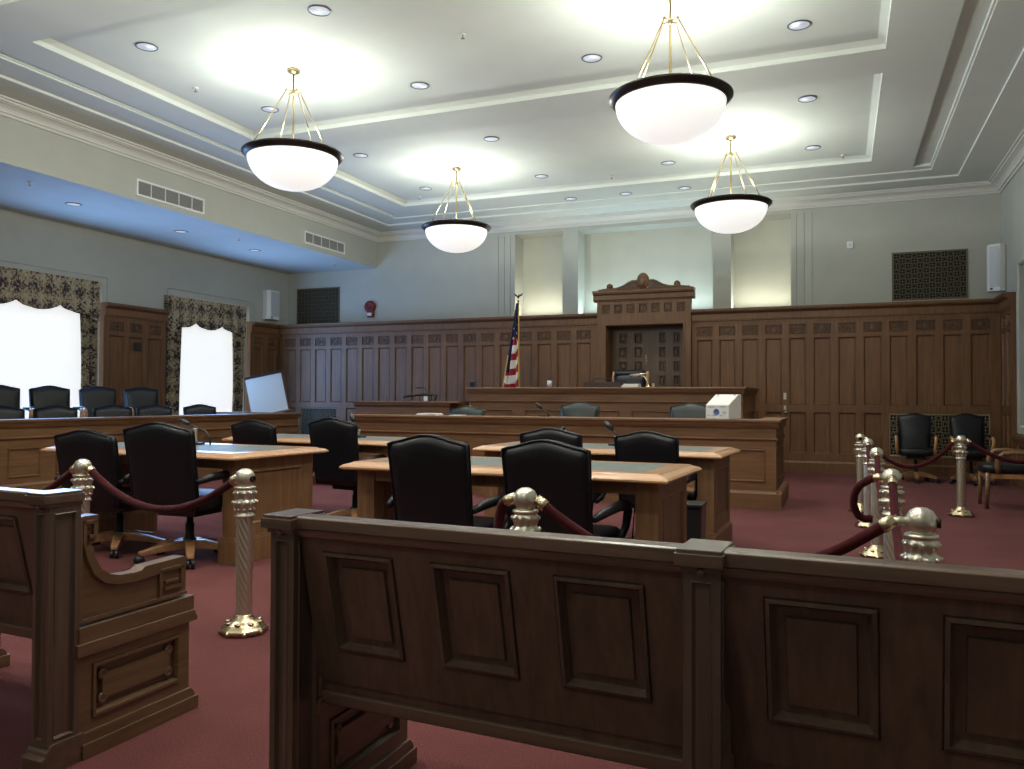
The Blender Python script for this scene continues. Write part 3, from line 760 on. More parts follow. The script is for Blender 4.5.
def make_chair(name, label, leather, armmat, woodarm=False, hgt=1.0, low=False):
    g = thing(name, label, 'chair')
    dz = 0
    b = MB(); cushion(b, .238, .258, .39, hgt, .085, .16, -.235, .042)
    b.build('backrest', leather, g, weld=False)
    b = MB(); rslab(b, -.26, .26, -.24, .27, .385, .49, .035); b.build('seat', leather, g)
    b = MB(); b.box(-.15, .15, -.15, .15, .335, .385); b.build('seat_plate', BLACKP, g, bevel=.008)
    for sx in (-1, 1):
        b = MB()
        if woodarm:
            pts = [(sx * .29, -.27, .66), (sx * .30, -.05, .665), (sx * .30, .14, .66), (sx * .30, .20, .635), (sx * .295, .205, .58), (sx * .285, .17, .46), (sx * .27, .12, .40)]
            b.tube(pts, [.02, .024, .026, .027, .026, .024, .022], 8)
        else:
            pts = [(sx * .28, -.30, .60), (sx * .305, -.20, .625), (sx * .31, .0, .635), (sx * .31, .13, .625), (sx * .305, .175, .59), (sx * .295, .16, .50), (sx * .275, .10, .425), (sx * .25, .04, .40)]
            b.tube(pts, [.020, .028, .030, .030, .028, .024, .024, .02], 8)
        a = b.build('armrest', armmat, g)
        if woodarm:
            p = MB(); rslab(p, sx * .30 - .03, sx * .30 + .03, -.24, .12, .665, .70, .012); p.build('arm_pad', leather, a)
    b = MB(); b.lathe([(.055, .085), (.055, .11), (.045, .14), (.045, .16), (.030, .165), (.030, .27), (.022, .275), (.022, .34)], 14); b.build('column', BLACKP, g)
    for k in range(5):
        a = 2 * PI * k / 5 + .35
        M = Matrix.Rotation(a, 4, 'Z'); b = MB(M)
        L = .335
        top = [(.03, .150), (.10, .150), (.20, .128), (.30, .100), (L, .092)]; bot = [(L, .066), (.30, .062), (.2, .078), (.1, .085), (.03, .085)]
        w = [.034, .033, .029, .025, .022]
        vs = []
        for i in range(5):
            (xt, zt), (xb, zb) = top[i], bot[4 - i]
            vs += [(xt, -w[i], zt), (xt, w[i], zt), (xb, w[i], zb), (xb, -w[i], zb)]
        fs = [(0, 1, 2, 3), (19, 18, 17, 16)]
        for i in range(4):
            for j in range(4):
                q = (j + 1) % 4; fs.append((4 * i + j, 4 * i + 4 + j, 4 * i + 4 + q, 4 * i + q))
        b.add(vs, [f[::-1] for f in fs])
        lg = b.build('leg', STAR, g, bevel=.006)
        b = MB(M); 
        for q in (-.016, .016): b.lathe([(.010, -.011), (.030, -.011), (.032, 0), (.030, .011), (.010, .011)], 14, M=Matrix.Translation((L - .005, q, .0325)) @ Matrix.Rotation(PI / 2, 4, 'X'))
        b.lathe([(.010, .03), (.010, .07)], 8, c=(L - .02, 0, 0))
        b.build('caster', BLACKP, lg)
    return g
CH = make_chair('swivel_chair', 'x', LEATHER, LEATHER)
def place(proto, used, top, Y, rz, label, group, z=0.0, sc=1.0, wx=1.0):
    # top: where the top middle of the backrest stands (x), its distance Y
    r = rad(rz); back = .235 + .16 * (1.0 - .39)
    cx = top + (-math.sin(r)) * back * 1; cy = Y + math.cos(r) * back
    loc = (cx, cy, z)
    if not used: proto.location = loc; proto.rotation_euler = (0, 0, r); proto['label'] = label; proto['group'] = group
    else: proto_c = dup(proto, loc, r, label, group)
    (proto if not used else proto_c).scale = (wx, 1, sc)
TG = 'black swivel chairs at the counsel tables'
spots = [(-2.085, 3.93, -3, 'black leather swivel chair, back to us, left of the two at the nearest table'),
         (-1.415, 3.95, -4, 'black leather swivel chair at the nearest table, behind the ornate brass post top'),
         (-5.25, 4.45, 0, 'black leather swivel chair at the left table, behind the leftmost brass post'),
         (-4.44, 4.36, 3, 'black leather swivel chair at the left table, above the sagging red rope'),
         (-5.16, 6.22, -6, 'black leather swivel chair at the back left table, the one nearer the microphone'),
         (-4.33, 6.30, -8, 'black leather swivel chair standing between the left tables and the nearest table'),
         (-2.05, 5.85, -3, 'black leather swivel chair half hidden behind another, before the clerk bench'),
         (-1.345, 5.98, -3, 'black leather swivel chair at the right end of the table before the clerk bench')]
for i, (x, y, r, lab) in enumerate(spots): place(CH, i > 0, x, y, r, lab, TG, 0, (1, .985, .95, 1.02, .985, 1.015, .975, .96)[i], (.95, .93, 1.14, 1.12, 1.02, 1.05, .95, .92)[i])
JC = make_chair('jury_chair', 'x', LEATHER, ARMW, True)
JG = 'black chairs in the jury box'
ordn = ['nearest the camera', 'second from the camera', 'third from the camera', 'fourth from the camera', 'in front of the oak pier', 'sixth from the camera']
k = 0
def jury(Y, X, z, lab):
    global k
    r = rad(-90 - 26); back = .33
    loc = (X - math.sin(r) * back, Y + math.cos(r) * back, z)
    if k == 0: JC.location = loc; JC.rotation_euler = (0, 0, r); JC['label'] = lab; JC['group'] = JG
    else: dup(JC, loc, r, lab, JG)
    k += 1
for y, lab in ((6.81, 'black jury chair cut by the left edge of the photo, back row'),
               (7.61, 'black jury chair at the left edge before the bright window, back row'),
               (8.39, 'black jury chair in front of the bright nearer window, back row'),
               (9.21, 'black jury chair in front of the nearer curtain, back row'),
               (10.05, 'black jury chair in front of the oak pier between the windows, back row')):
    jury(y, -10.6, .36, lab)
for y, lab in ((7.04, 'black jury chair top at the left edge, front row behind the rail'), (7.81, 'black jury chair top peeking over the rail below the nearer window, front row'),
               (8.73, 'black jury chair top peeking over the rail below the nearer curtain, front row'), (9.50, 'black jury chair top peeking over the rail before the oak pier, front row'), (10.45, 'black jury chair top peeking over the rail below the farther window, front row')):
    jury(y, -9.75, .085, lab)
RG = 'armchairs against the right panelling'
WC = make_chair('swivel_armchair', 'black leather swivel armchair with pale wood arms, left of the two by the low grille', LEATHER, ARMW, True)
WC['group'] = RG
WC.location = (1.01, 13.28, 0); WC.rotation_euler = (0, 0, rad(178))
WC.scale = (.86, .9, 1)
dup(WC, (1.72, 13.28, 0), rad(182), 'black leather swivel armchair with pale wood arms, right of the two by the low grille', RG)
CG = 'grey-green chairs behind the clerk bench'
CC = make_chair('clerk_chair', 'grey-green leather chair behind the clerk bench, right of its microphone', LEATHER_G, BLACKP)
CC['group'] = CG
CC.location = (-3.19, 9.95, .155); CC.rotation_euler = (0, 0, PI)
dup(CC, (-1.74, 9.95, .15), PI, 'grey-green leather chair behind the clerk bench, beside the white box', CG)
dup(CC, (-4.83, 9.95, .09), PI, 'grey-green leather chair set low behind the clerk bench, beside the papers', CG)

# judge chair
g = thing('judge_chair', 'large black leather judge chair with pale wood frame before the dark double doors', 'chair', (-3.29, 13.15, .42), PI)
b = MB(); cushion(b, .25, .265, .42, 1.22, .16, .12, -.22, .02); b.build('backrest', LEATHER, g)
b = MB(); b.lathe([(1e-6, -.25), (.05, -.25), (.06, -.22), (.06, .22), (.05, .25), (1e-6, .25)], 14, M=Matrix.Translation((0, -.31, 1.20)) @ Matrix.Rotation(PI / 2, 4, 'Y')); b.build('head_roll', LEATHER, g)
b = MB(); rslab(b, -.28, .28, -.24, .30, .40, .52, .04); b.build('seat', LEATHER, g)
for sx in (-1, 1):
    b = MB(); b.tube([(sx * .29, -.18, .42), (sx * .295, -.26, .8), (sx * .295, -.31, 1.15), (sx * .29, -.335, 1.24)], [.026, .026, .024, .02], 8); b.build('side_frame', ARMW, g)
    b = MB(); b.tube([(sx * .31, -.26, .70), (sx * .33, 0, .72), (sx * .33, .2, .70), (sx * .32, .22, .6), (sx * .30, .16, .44)], .025, 8); b.build('armrest', ARMW, g)
b = MB(); b.lathe([(.06, .08), (.06, .14), (.03, .17), (.03, .4)], 12); b.build('column', BLACKP, g)
for q in range(5):
    b = MB(Matrix.Rotation(2 * PI * q / 5, 4, 'Z')); b.prism([(.03, .15), (.33, .09), (.33, .0), (.29, .06), (.03, .08)], -.025, .025, 'y'); b.build('leg', STAR, g, bevel=.005)

# witness chair (wooden, spindled)
g = thing('spindle_chair', 'dark wooden spindle-back chair showing above the witness stand', 'chair', (-6.83, 12.55, .42), PI)
DW = plain('dark_chair_wood', (.028, .018, .012), .35)
b = MB(); rslab(b, -.24, .24, -.22, .24, .40, .44, .02); b.build('seat', DW, g)
b = MB(); pts = [(.31 * math.cos(PI + PI * t / 16), -.02 + .26 * math.sin(PI + PI * t / 16), .80 + .045 * math.sin(PI * t / 16)) for t in range(17)]
b.tube(pts, .022, 8); b.build('top_rail', DW, g)
for t in range(2, 15, 2):
    a = PI + PI * t / 16; b = MB(); b.tube([(.22 * math.cos(a), -.02 + .2 * math.sin(a), .43), (.31 * math.cos(a), -.02 + .26 * math.sin(a), .80 + .045 * math.sin(PI * t / 16))], .012, 6); b.build('spindle', DW, g)
for sx in (-1, 1):
    for sy in (-1, 1):
        b = MB(); b.tube([(sx * .18, sy * .17, .41), (sx * .22, sy * .21, 0)], [.02, .015], 8); b.build('leg', DW, g)

ARMD = wood('brown_arm_wood', (.13, .065, .03), (.26, .135, .06), 'z', .35)
# armchair at the right edge
g = thing('wood_armchair', 'black padded armchair with curved wooden arms and legs at the right edge', 'chair', (1.75, 10.56, 0), rad(90))
for sx in (-1, 1):
    b = MB(); pts = [(sx * .28, -.27, .60), (sx * .28, .0, .625), (sx * .28, .10, .615), (sx * .28, .155, .57), (sx * .28, .165, .46), (sx * .275, .15, .40)]
    b.tube(pts, [.02, .024, .027, .028, .027, .025], 8); b.build('armrest', ARMD, g)
    b = MB(); b.tube([(sx * .25, .25, .40), (sx * .25, .26, 0)], [.026, .019], 8); b.build('leg', ARMD, g)
    b = MB(); b.tube([(sx * .24, -.30, .90), (sx * .24, -.25, .42), (sx * .24, -.30, 0)], [.022, .026, .02], 8); b.build('leg', ARMW, g)
b = MB(); b.box(-.24, .24, -.25, .27, .335, .39); b.build('seat_rail', ARMW, g, bevel=.006)
b = MB(); rslab(b, -.26, .26, -.25, .31, .39, .49, .035); b.build('seat', LEATHER, g)
b = MB(); cushion(b, .24, .25, .48, .92, .08, .15, -.26, .02); b.build('backrest', LEATHER, g)

# ------------------------------------------------------------------ rope stanchions
def make_post():
    g = thing('rope_stanchion', 'x', 'stanchion')
    b = MB()
    b.lathe([(.112, 0), (.112, .012), (.118, .02), (.112, .03), (.104, .034), (.100, .045), (.075, .062), (.055, .07), (.052, .082), (.044, .086), (.044, .095)], 32, fn=lambda a, z: 1 + (.015 * math.cos(8 * a) if .01 < z < .066 else 0))
    for q in range(8):
        a = 2 * PI * q / 8; b.ball((.112 * math.cos(a), .112 * math.sin(a), .014), .014, 8)
        b.lathe([(.016, 0), (.016, .006), (.010, .009), (1e-6, .006)], 8, M=Matrix.Translation((.082 * math.cos(a + .39), .082 * math.sin(a + .39), .055)))
    b.build('base', BRASS, g)
    b = MB(); prof = [(.0385, .09 + .50 * t / 70) for t in range(71)]
    b.lathe(prof, 64, fn=lambda a, z: .93 + .15 * abs(math.sin(5 * a + z * 62))); b.build('column', NICKEL, g)
    b = MB()
    b.lathe([(.042, .585), (.051, .590), (.051, .600), (.043, .605), (.045, .622), (.053, .650), (.058, .668), (.049, .674), (.045, .684), (.050, .700), (.056, .716), (.050, .724), (.046, .730), (.054, .735), (.054, .744), (.034, .748)], 48, fn=lambda a, z: 1 + (.20 * (math.cos(5 * a) ** 2 - .5) if .606 < z < .672 else (.18 * (math.sin(5 * a) ** 2 - .5) if .68 < z < .722 else 0)))
    for q in range(10):
        a = 2 * PI * q / 10; b.ball((.058 * math.cos(a), .058 * math.sin(a), .664), .010, 8); b.ball((.054 * math.cos(a + .39), .054 * math.sin(a + .39), .712), .009, 8); b.ball((.048 * math.cos(a + .39), .048 * math.sin(a + .39), .628), .008, 6)
    b.build('capital', NICKEL, g)
    b = MB(); b.lathe([(.028, .738), (.034, .742), (.036, .750), (.046, .765), (.050, .785), (.047, .806), (.036, .824), (.018, .834), (1e-6, .836)], 24); b.build('ball_finial', NICKEL, g)
    b = MB(); b.lathe([(.010, 0), (.017, .0), (.018, .012), (.013, .014), (.012, .004)], 12, M=Matrix.Translation((.046, 0, .785)) @ Matrix.Rotation(PI / 2, 4, 'Y'))
    b.build('socket_ring', BRONZE, g); b = MB()
    b.lathe([(.010, 0), (.017, .0), (.018, .012), (.013, .014), (.012, .004)], 12, M=Matrix.Translation((-.046, 0, .785)) @ Matrix.Rotation(-PI / 2, 4, 'Y')); b.build('socket_ring', BRONZE, g)
    return g
PO = make_post()
PP = dict(left=(-4.14, 3.50), aisle=(-2.835, 3.363), mid=(-1.20, 3.12), near=(.252, 3.09), two=(.247, 4.75), three=(.25, 6.82), four=(.235, 8.39), far=(.19, 9.48), right=(1.15, 9.57), outer=(-5.5, 3.60))
plabs = dict(outer='brass rope post out past the left edge, holding the far end of the left rope', left='brass rope post behind the left pew, only its knob and collar showing', aisle='full-length spiral brass rope post on the aisle carpet, left of the right pew',
    mid='brass rope post whose ornate top shows above the pew in front of the black chairs', near='large brass post top rising above the pew at the right, nearest of the right row',
    two='brass rope post second from the pew in the right row, beside the loose loop', three='brass rope post third from the pew in the right row',
    four='brass rope post fourth from the pew in the right row', far='farthest brass rope post, at the left end of the far rope', right='smooth-looking brass rope post standing alone before the two armchairs at the right')
for i, (n_, p) in enumerate(PP.items()):
    if i == 0: PO.location = (*p, 0); PO['label'] = plabs[n_]; PO['group'] = 'brass rope stanchions'; PO.rotation_euler = (0, 0, R32)
    else: dup(PO, (*p, 0), R32 if n_ in ('aisle', 'mid', 'left', 'near', 'outer') else (0 if n_ == 'right' else rad(90)), plabs[n_], 'brass rope stanchions')
def rope(a, c, sag, label, r=.021, off=.055, ferr=(True, True), za=.785, zc=.785):
    A = Vector((*a, za)); B_ = Vector((*c, zc)); d = (B_ - A).normalized(); A = A + d * off; B_ = B_ - d * off
    g = thing('velvet_rope', label, 'rope'); pts = []; n = 40
    for i in range(n + 1):
        t = i / n; p = A.lerp(B_, t); p.z -= sag * (1 - (2 * t - 1) ** 2); pts.append(p)
    b = MB(); b.tube(pts, r, 12, fn=lambda a_, k: 1 + .06 * math.cos(3 * a_ + k * 1.3)); b.build('rope_cord', ROPE, g)
    for e, (p, q) in enumerate(((pts[0], pts[2]), (pts[-1], pts[-3]))):
        if ferr[e]:
            v = (q - p).normalized(); b = MB(); b.tube([p - v * .022, p - v * .01, p - v * .008, p + v * .012, p + v * .014, p + v * .04, p + v * .042], [.012, .012, .023, .023, .025, .025, .0225], 12); b.build('rope_ferrule', BRASS, g)
    return g
def freerope(pts, label, r=.021, name='velvet_rope'):
    g = thing(name, label, 'rope'); P = [Vector(p) for p in pts]; out = []
    n = len(P)
    for i in range(n - 1):
        p0, p1, p2, p3 = P[max(i - 1, 0)], P[i], P[i + 1], P[min(i + 2, n - 1)]
        for k_ in range(8):
            t = k_ / 8; out.append(.5 * ((2 * p1) + (p2 - p0) * t + (2 * p0 - 5 * p1 + 4 * p2 - p3) * t * t + (3 * p1 - p0 - 3 * p2 + p3) * t ** 3))
    out.append(P[-1])
    b = MB(); b.tube(out, r, 12, fn=lambda a_, k: 1 + .06 * math.cos(3 * a_ + k * 1.3)); b.build('rope_cord', ROPE, g)
    v = (out[1] - out[0]).normalized(); p = out[0]; b = MB(); b.tube([p - v * .02, p - v * .018, p + v * .03, p + v * .032], [.012, .024, .024, .0225], 12); b.build('rope_ferrule', BRASS, g)
    return g
rope(PP['left'], PP['aisle'], .20, 'burgundy velvet rope sagging across the left table chairs between two brass posts')
rope(PP['outer'], PP['left'], .22, 'burgundy velvet rope end rising from behind the left pew to the left post')
nx, ny = PP['near']
nr = rope(PP['mid'], (nx - .035, ny), .25, 'burgundy velvet rope slanting down behind the pew between its two post tops')
bt = MB(); bt.tube([(nx - .045, ny, .785), (nx - .095, ny, .783)], .017, 12); bt.build('rope_hook', NICKEL, nr)
mx, my = PP['mid']
freerope([(mx - .06, my, .785), (mx - .10, my + .004, .765), (mx - .118, my + .006, .70), (mx - .122, my + .006, .60), (mx - .122, my + .006, .45), (mx - .115, my + .005, .30)], 'burgundy velvet rope end hanging straight down from the post before the black chairs')
rope(PP['near'], PP['two'], .33, 'burgundy velvet rope hanging along the right row, nearest the pew')
rope(PP['two'], PP['three'], .28, 'burgundy velvet rope hanging along the right row between its second and third posts')
rope(PP['three'], PP['four'], .25, 'burgundy velvet rope hanging along the right row between its third and fourth posts')
rope(PP['far'], PP['right'], .29, 'burgundy velvet rope sagging before the two armchairs between far and lone posts')
rope(PP['right'], (2.27, 9.62), .21, 'burgundy velvet rope running right from the lone post in front of the edge armchair')
tx, ty = PP['two']
freerope([(tx - .055, ty, .785), (tx - .10, ty + .02, .775), (tx - .165, ty + .06, .72), (tx - .185, ty + .10, .63), (tx - .15, ty + .13, .555), (tx - .09, ty + .14, .545)], 'burgundy velvet rope curling in a loose loop left of the second right-row post')

# ------------------------------------------------------------------ pendants
def make_pendant():
    g = thing('pendant_lamp', 'x', 'lamp')
    b = MB(); b.lathe([(1e-6, 0), (.06, 0), (.075, -.012), (.07, -.03), (.03, -.05), (.014, -.055)][::-1], 20); b.build('ceiling_canopy', BRASS_D, g)
    b = MB(); b.tube([(0, 0, -.05), (0, 0, -1.25)], .011, 10); b.lathe([(.012, -.27), (.022, -.255), (.022, -.225), (.012, -.21)], 12)
    for q in range(4):
        a = PI / 4 + .3 + q * PI / 2; b.tube([(0, 0, -.24), (.075 * math.cos(a), .075 * math.sin(a), -.235)], .007, 6); b.ball((.08 * math.cos(a), .08 * math.sin(a), -.235), .016, 8)
    b.build('stem', BRASS_D, g)
    for q in range(4):
        a = PI / 4 + .3 + q * PI / 2; c, s_ = math.cos(a), math.sin(a); b = MB(); b.tube([(.08 * c, .08 * s_, -.235), (.455 * c, .455 * s_, -.895)], .0065, 6); b.build('support_rod', BRASS_D, g)
    b = MB(); b.lathe([(.44, -.905), (.45, -.893), (.475, -.890), (.515, -.899), (.533, -.912), (.533, -.926), (.520, -.934), (.517, -.944), (.505, -.950), (.500, -.960), (.480, -.970), (.47, -.968), (.44, -.905)], 56); b.build('rim', BRONZE, g)
    b = MB(); prof = [(max(1e-6, .476 * math.cos(PI / 2 * t / 14) ** .92), -.95 - .345 * math.sin(PI / 2 * t / 14)) for t in range(15)]
    b.lathe(prof[::-1], 48); b.build('glass_bowl', BULB, g)
    return g
PD = make_pendant()
pend = [((-5.46, 7.19), 'bowl pendant lamp at left, nearer of the left pair'), ((-5.46, 11.2), 'bowl pendant lamp farther left, hanging before the back wall at left of the flag'),
        ((-1.37, 7.04), 'largest-looking bowl pendant lamp, top right of centre, its canopy out of frame'), ((-1.365, 11.2), 'bowl pendant lamp farther right, hanging low right of the judge doors')]
for i, (p, lab) in enumerate(pend):
    if i == 0: PD.location = (*p, 4.735); PD['label'] = lab; PD['group'] = 'bowl pendant lamps'
    else: dup(PD, (*p, 4.735), 0, lab, 'bowl pendant lamps')

# recessed downlights
def make_dl():
    g = thing('recessed_downlight', 'x', 'downlight')
    b = MB(); b.lathe([(.094, -.001), (.096, -.008), (.106, -.006), (.108, 0), (.094, -.001)], 24); b.build('trim_ring', plain('downlight_ring', (.10, .11, .14), .4, .3), g)
    b = MB(); b.lathe([(.095, -.002), (.07, .002), (1e-6, .0025)], 20); b.build('reflector', DLIGHT, g)
    return g
DL = make_dl(); nd = 0
def dl(x, y, z, lab, grp):
    global nd
    if nd == 0: DL.location = (x, y, z); DL['label'] = lab; DL['group'] = grp
    else: dup(DL, (x, y, z), 0, lab, grp)
    nd += 1
cn = ['leftmost', 'second from left', 'third from left', 'rightmost']; G1 = 'downlights in the ceiling coffers'
for y, row in ((6.16, 'front row of the nearer coffer'), (8.07, 'back row of the nearer coffer'), (10.1, 'front row of the farther coffer'), (12.1, 'back row of the farther coffer')):
    for i, x in enumerate((-6.475, -4.40, -2.385, -.355)):
        if y < 7 and i > 1: continue
        dl(x, y, 4.732, 'round recessed downlight, %s, %s' % (cn[i], row), G1)
for i, x in enumerate((-4.31, -3.34, -2.36)): dl(x, 13.33, 4.648, 'small recessed downlight on the flat ceiling border by the back wall, %s of three' % ('left', 'middle', 'right')[i], 'downlights along the back border')
for i, y in enumerate((8.21, 10.21, 12.01)): dl(-9.95, y, 3.898, 'recessed downlight in the low blue ceiling over the jury box, %s from the camera' % ('nearest', 'second', 'farthest')[i], 'downlights over the jury box')
def make_sp():
    g = thing('ceiling_sprinkler', 'x', 'sprinkler')
    b = MB(); b.lathe([(1e-6, -.012), (.03, -.010), (.035, 0)], 14); b.build('escutcheon', WHITE, g)
    b = MB(); b.lathe([(.006, -.045), (.006, -.012)], 8); b.lathe([(.02, -.048), (.02, -.044)], 10); b.build('deflector', BRASS_D, g); return g
SP = make_sp()
for i, (x, y, z, lab) in enumerate(((-3.39, 7.08, 4.735, 'tiny ceiling sprinkler near the middle of the nearer coffer'), (-6.82, 7.2, 4.735, 'tiny ceiling sprinkler at the left of the nearer coffer'),
    (-6.85, 12.59, 4.735, 'tiny ceiling sprinkler in the back left corner of the farther coffer'), (.038, 12.63, 4.735, 'tiny ceiling sprinkler in the back right corner of the farther coffer'),
    (-3.36, 12.5, 4.735, 'tiny ceiling sprinkler at the back middle of the farther coffer'), (-9.446, 7.165, 3.9, 'tiny sprinkler in the low blue ceiling, nearest the camera'), (-9.44, 10.99, 3.9, 'tiny sprinkler in the low blue ceiling, in the middle'), (-9.386, 13.73, 3.9, 'tiny sprinkler in the low blue ceiling, by the back wall'))):
    if i == 0: SP.location = (x, y, z); SP['label'] = lab; SP['group'] = 'ceiling sprinklers'
    else: dup(SP, (x, y, z), 0, lab, 'ceiling sprinklers')

# ------------------------------------------------------------------ drapery
def valance(i, u0, u1, zt, zb, label):
    g = thing('window_valance', label, 'valance'); T = face_left(XA + .01)
    b = MB(T); n = 80; vs = []; fs = []; rows = 6
    for j in range(rows + 1):
        for k_ in range(n + 1):
            t = k_ / n
            s_ = (t * 3) % 1; sc = abs(math.sin(PI * t * 3)) ** .7
            side = min(t, 1 - t)
            low = zb + .02 - .11 * sc - (.18 if side < .10 else 0) * max(0, 1 - side / .10) ** .5
            z = zt + (low - zt) * j / rows
            d = .09 + .012 * math.sin(t * 60) * j / rows + .03 * sc * (j / rows) ** 2
            vs.append((u0 + (u1 - u0) * t, -d, z))
    for j in range(rows):
        for k_ in range(n): a = j * (n + 1) + k_; fs.append((a, a + n + 1, a + n + 2, a + 1))
    b.add(vs, fs, 0, True)
    b.add([(v[0], v[1] + .02, v[2]) for v in vs], [f[::-1] for f in fs], 0, True)
    b.box(u0, u1, -.09, 0, zt - .02, zt); b.box(u0, u0 + .015, -.09, 0, zb - .15, zt); b.box(u1 - .015, u1, -.09, 0, zb - .15, zt)
    b.build('valance_cloth', DAMASK, g)
    return g
def curtain(u0, u1, z0, z1, label, inner):
    T = face_left(XA + .005); n = 60; vs = []; fs = []; rows = 10
    for j in range(rows + 1):
        v = j / rows
        for k_ in range(n + 1):
            t = k_ / n
            a, c = u0, u1
            if inner == 'r': c = u1 - .03 * math.sin(PI * v) - .06 * v
            if inner == 'l': a = u0 + .03 * math.sin(PI * v) + .06 * v
            vs.append((a + (c - a) * t, -.045 - .028 * math.sin(t * 2 * PI * 5 + .5 * math.sin(v * 4)), z1 + (z0 - z1) * v))
    for j in range(rows):
        for k_ in range(n): a = j * (n + 1) + k_; fs.append((a, a + n + 1, a + n + 2, a + 1))
    b = MB(T); b.add(vs, fs, 0, True); b.add([(p[0], p[1] + .012, p[2]) for p in vs], [f[::-1] for f in fs], 0, True)
    return tag(b.build('curtain', DAMASK), label, 'curtain', 'patterned window curtains')
valance(0, 7.50, 9.675, 3.06, 2.60, 'brown damask scalloped valance over the nearer window'); valance(1, 11.10, 13.155, 3.02, 2.56, 'brown damask scalloped valance over the farther window')
curtain(7.52, 7.86, .6, 2.98, 'brown damask curtain at the left side of the nearer window, out past the photo edge', 'r')
curtain(9.31, 9.655, .6, 2.98, 'brown damask curtain at the right side of the nearer window', 'l')
curtain(11.13, 11.51, .6, 2.96, 'brown damask curtain at the left side of the farther window', 'r')
curtain(12.78, 13.14, .6, 2.96, 'brown damask curtain at the right side of the farther window', 'l')

# ------------------------------------------------------------------ flag
g = thing('flag_stand', 'striped flag with gold fringe furled on its pole behind the bench', 'flag', (-5.245, 13.25, .42))
b = MB(); b.lathe([(.17, 0), (.17, .02), (.10, .05), (.03, .07), (.03, .12)], 20); b.build('base', BRASS_D, g)
b = MB(); b.tube([(0, 0, .1), (0, 0, 2.48)], .014, 10); b.build('pole', GILT, g)
b = MB(Matrix.Translation((0, 0, 2.49)) @ Matrix.Scale(.75, 4)); b.ball((0, 0, .0), .026, 10); b.ball((0, 0, .09), .032, 8, 0, (.8, .6, 1.3)); b.ball((.02, -.02, .14), .018, 8)
for sx in (-1, 1):
    w_ = [(0, 0, .08), (sx * .09, .01, .13), (sx * .11, .015, .19), (sx * .04, .01, .15), (0, .02, .12), (sx * .05, -.012, .13)]
    b.add(w_, [(0, 1, 5), (1, 2, 5), (2, 3, 5), (3, 4, 5), (4, 0, 5), (4, 3, 2, 1, 0)] if sx > 0 else [(5, 1, 0), (5, 2, 1), (5, 3, 2), (5, 4, 3), (5, 0, 4), (0, 1, 2, 3, 4)])
b.build('eagle_finial', BRONZE, g)
nu, nv = 36, 60; vs = []; fs = []; mi = []
for j in range(nv + 1):
    v = j / nv; z = 2.45 - 1.72 * v
    w = .035 + .28 * v ** .95
    for i in range(nu + 1):
        u = i / nu
        x = .012 - w * u + .02 * v * math.sin(u * 9)
        y = -.02 - .055 * (.25 + v) * (math.sin(u * 2 * PI * 2.2 + .6) + .25 * math.sin(u * 17 + v * 5))
        vs.append((x, y, z - .10 * u * v))
b = MB()
for j in range(nv):
    for i in range(nu):
        a = j * (nu + 1) + i; u = (i + .5) / nu; v = (j + .5) / nv
        s_ = v + .26 * u * (1 if v > .3 else .4)
        if v < .36 - .05 * u or (u > .74 and v < .66): m = 2
        else: m = int((v - u * (1 - u) * .13) * 13) % 2
        b.add([vs[a], vs[a + 1], vs[a + nu + 2], vs[a + nu + 1]], [(0, 3, 2, 1)], m, True)
fl = b.build('flag_cloth', [FRED, FWHITE, FBLUE], g, weld=True)
sol = fl.modifiers.new('Solidify', 'SOLIDIFY'); sol.thickness = .006
b = MB(); 
for (u, v) in ((.35, .30), (.55, .36), (.2, .22), (.62, .25), (.8, .42), (.3, .38), (.75, .52)):
    i, j = int(u * nu), int(v * nv); p = Vector(vs[j * (nu + 1) + i]); st = []
    for q in range(10):
        a = PI / 2 + q * PI / 5; rr = .024 if q % 2 == 0 else .010; st.append((p.x + rr * math.cos(a), p.y - .012, p.z + rr * math.sin(a)))
    st.append((p.x, p.y - .016, p.z)); b.add(st, [(q, (q + 1) % 10, 10) for q in range(10)])
b.build('star', FWHITE, fl)
b = MB(); edge = [vs[j * (nu + 1) + nu] for j in range(30, nv + 1)] + [vs[nv * (nu + 1) + i] for i in range(nu, -1, -1)]
b.tube(edge, .013, 6); b.build('fringe', FRINGE, g)
b = MB(); b.tube([(.02, -.03, 2.4), (.03, -.04, 1.6), (.04, -.05, 1.0), (.045, -.05, .75)], .010, 6); b.lathe([(1e-6, .66), (.03, .66), (.025, .72), (.012, .76)], 10, c=(.055, -.05, 0)); b.build('tassel_cord', FRINGE, g)

# ------------------------------------------------------------------ wall fixtures
def wall_speaker(name, T, u0, u1, v0, v1, label):
    g = thing(name, label, 'speaker')
    b = MB(T); uc = (u0 + u1) / 2
    b.prism([(u0, 0), (u1, 0), (u1, -.10), (u1 - .05, -.16), (u0 + .05, -.16), (u0, -.10)], v0, v1, 'z'); b.build('cabinet', WHITE, g, bevel=.006)
    b = MB(T); b.box(u0 + .06, u1 - .06, -.172, -.16, v0 + .07, v1 - .03); b.build('speaker_grille', GREYM, g, bevel=.004)
    b = MB(T); b.box(u0 + .07, u0 + .11, -.170, -.16, v0 + .025, v0 + .055); b.build('badge', BLACKP, g)
    return g
wall_speaker('wall_speaker', face_left(XA), 13.78, 14.17, 2.84, 3.45, 'slim white wall speaker left of the left latticed grille')
Ms = Matrix.Translation((2.25, 14.35, 0)) @ Matrix.Rotation(rad(-30), 4, 'Z')
wall_speaker('wall_speaker', Ms, -.13, .13, 2.86, 3.58, 'slim white wall speaker in the back right corner')
h = MB(Ms); h.box(-.03, .03, 0, .14, 3.1, 3.3); bpy.data.objects['wall_speaker.001']; h.build('wall_bracket', BLACKP, bpy.data.objects['wall_speaker.001'])
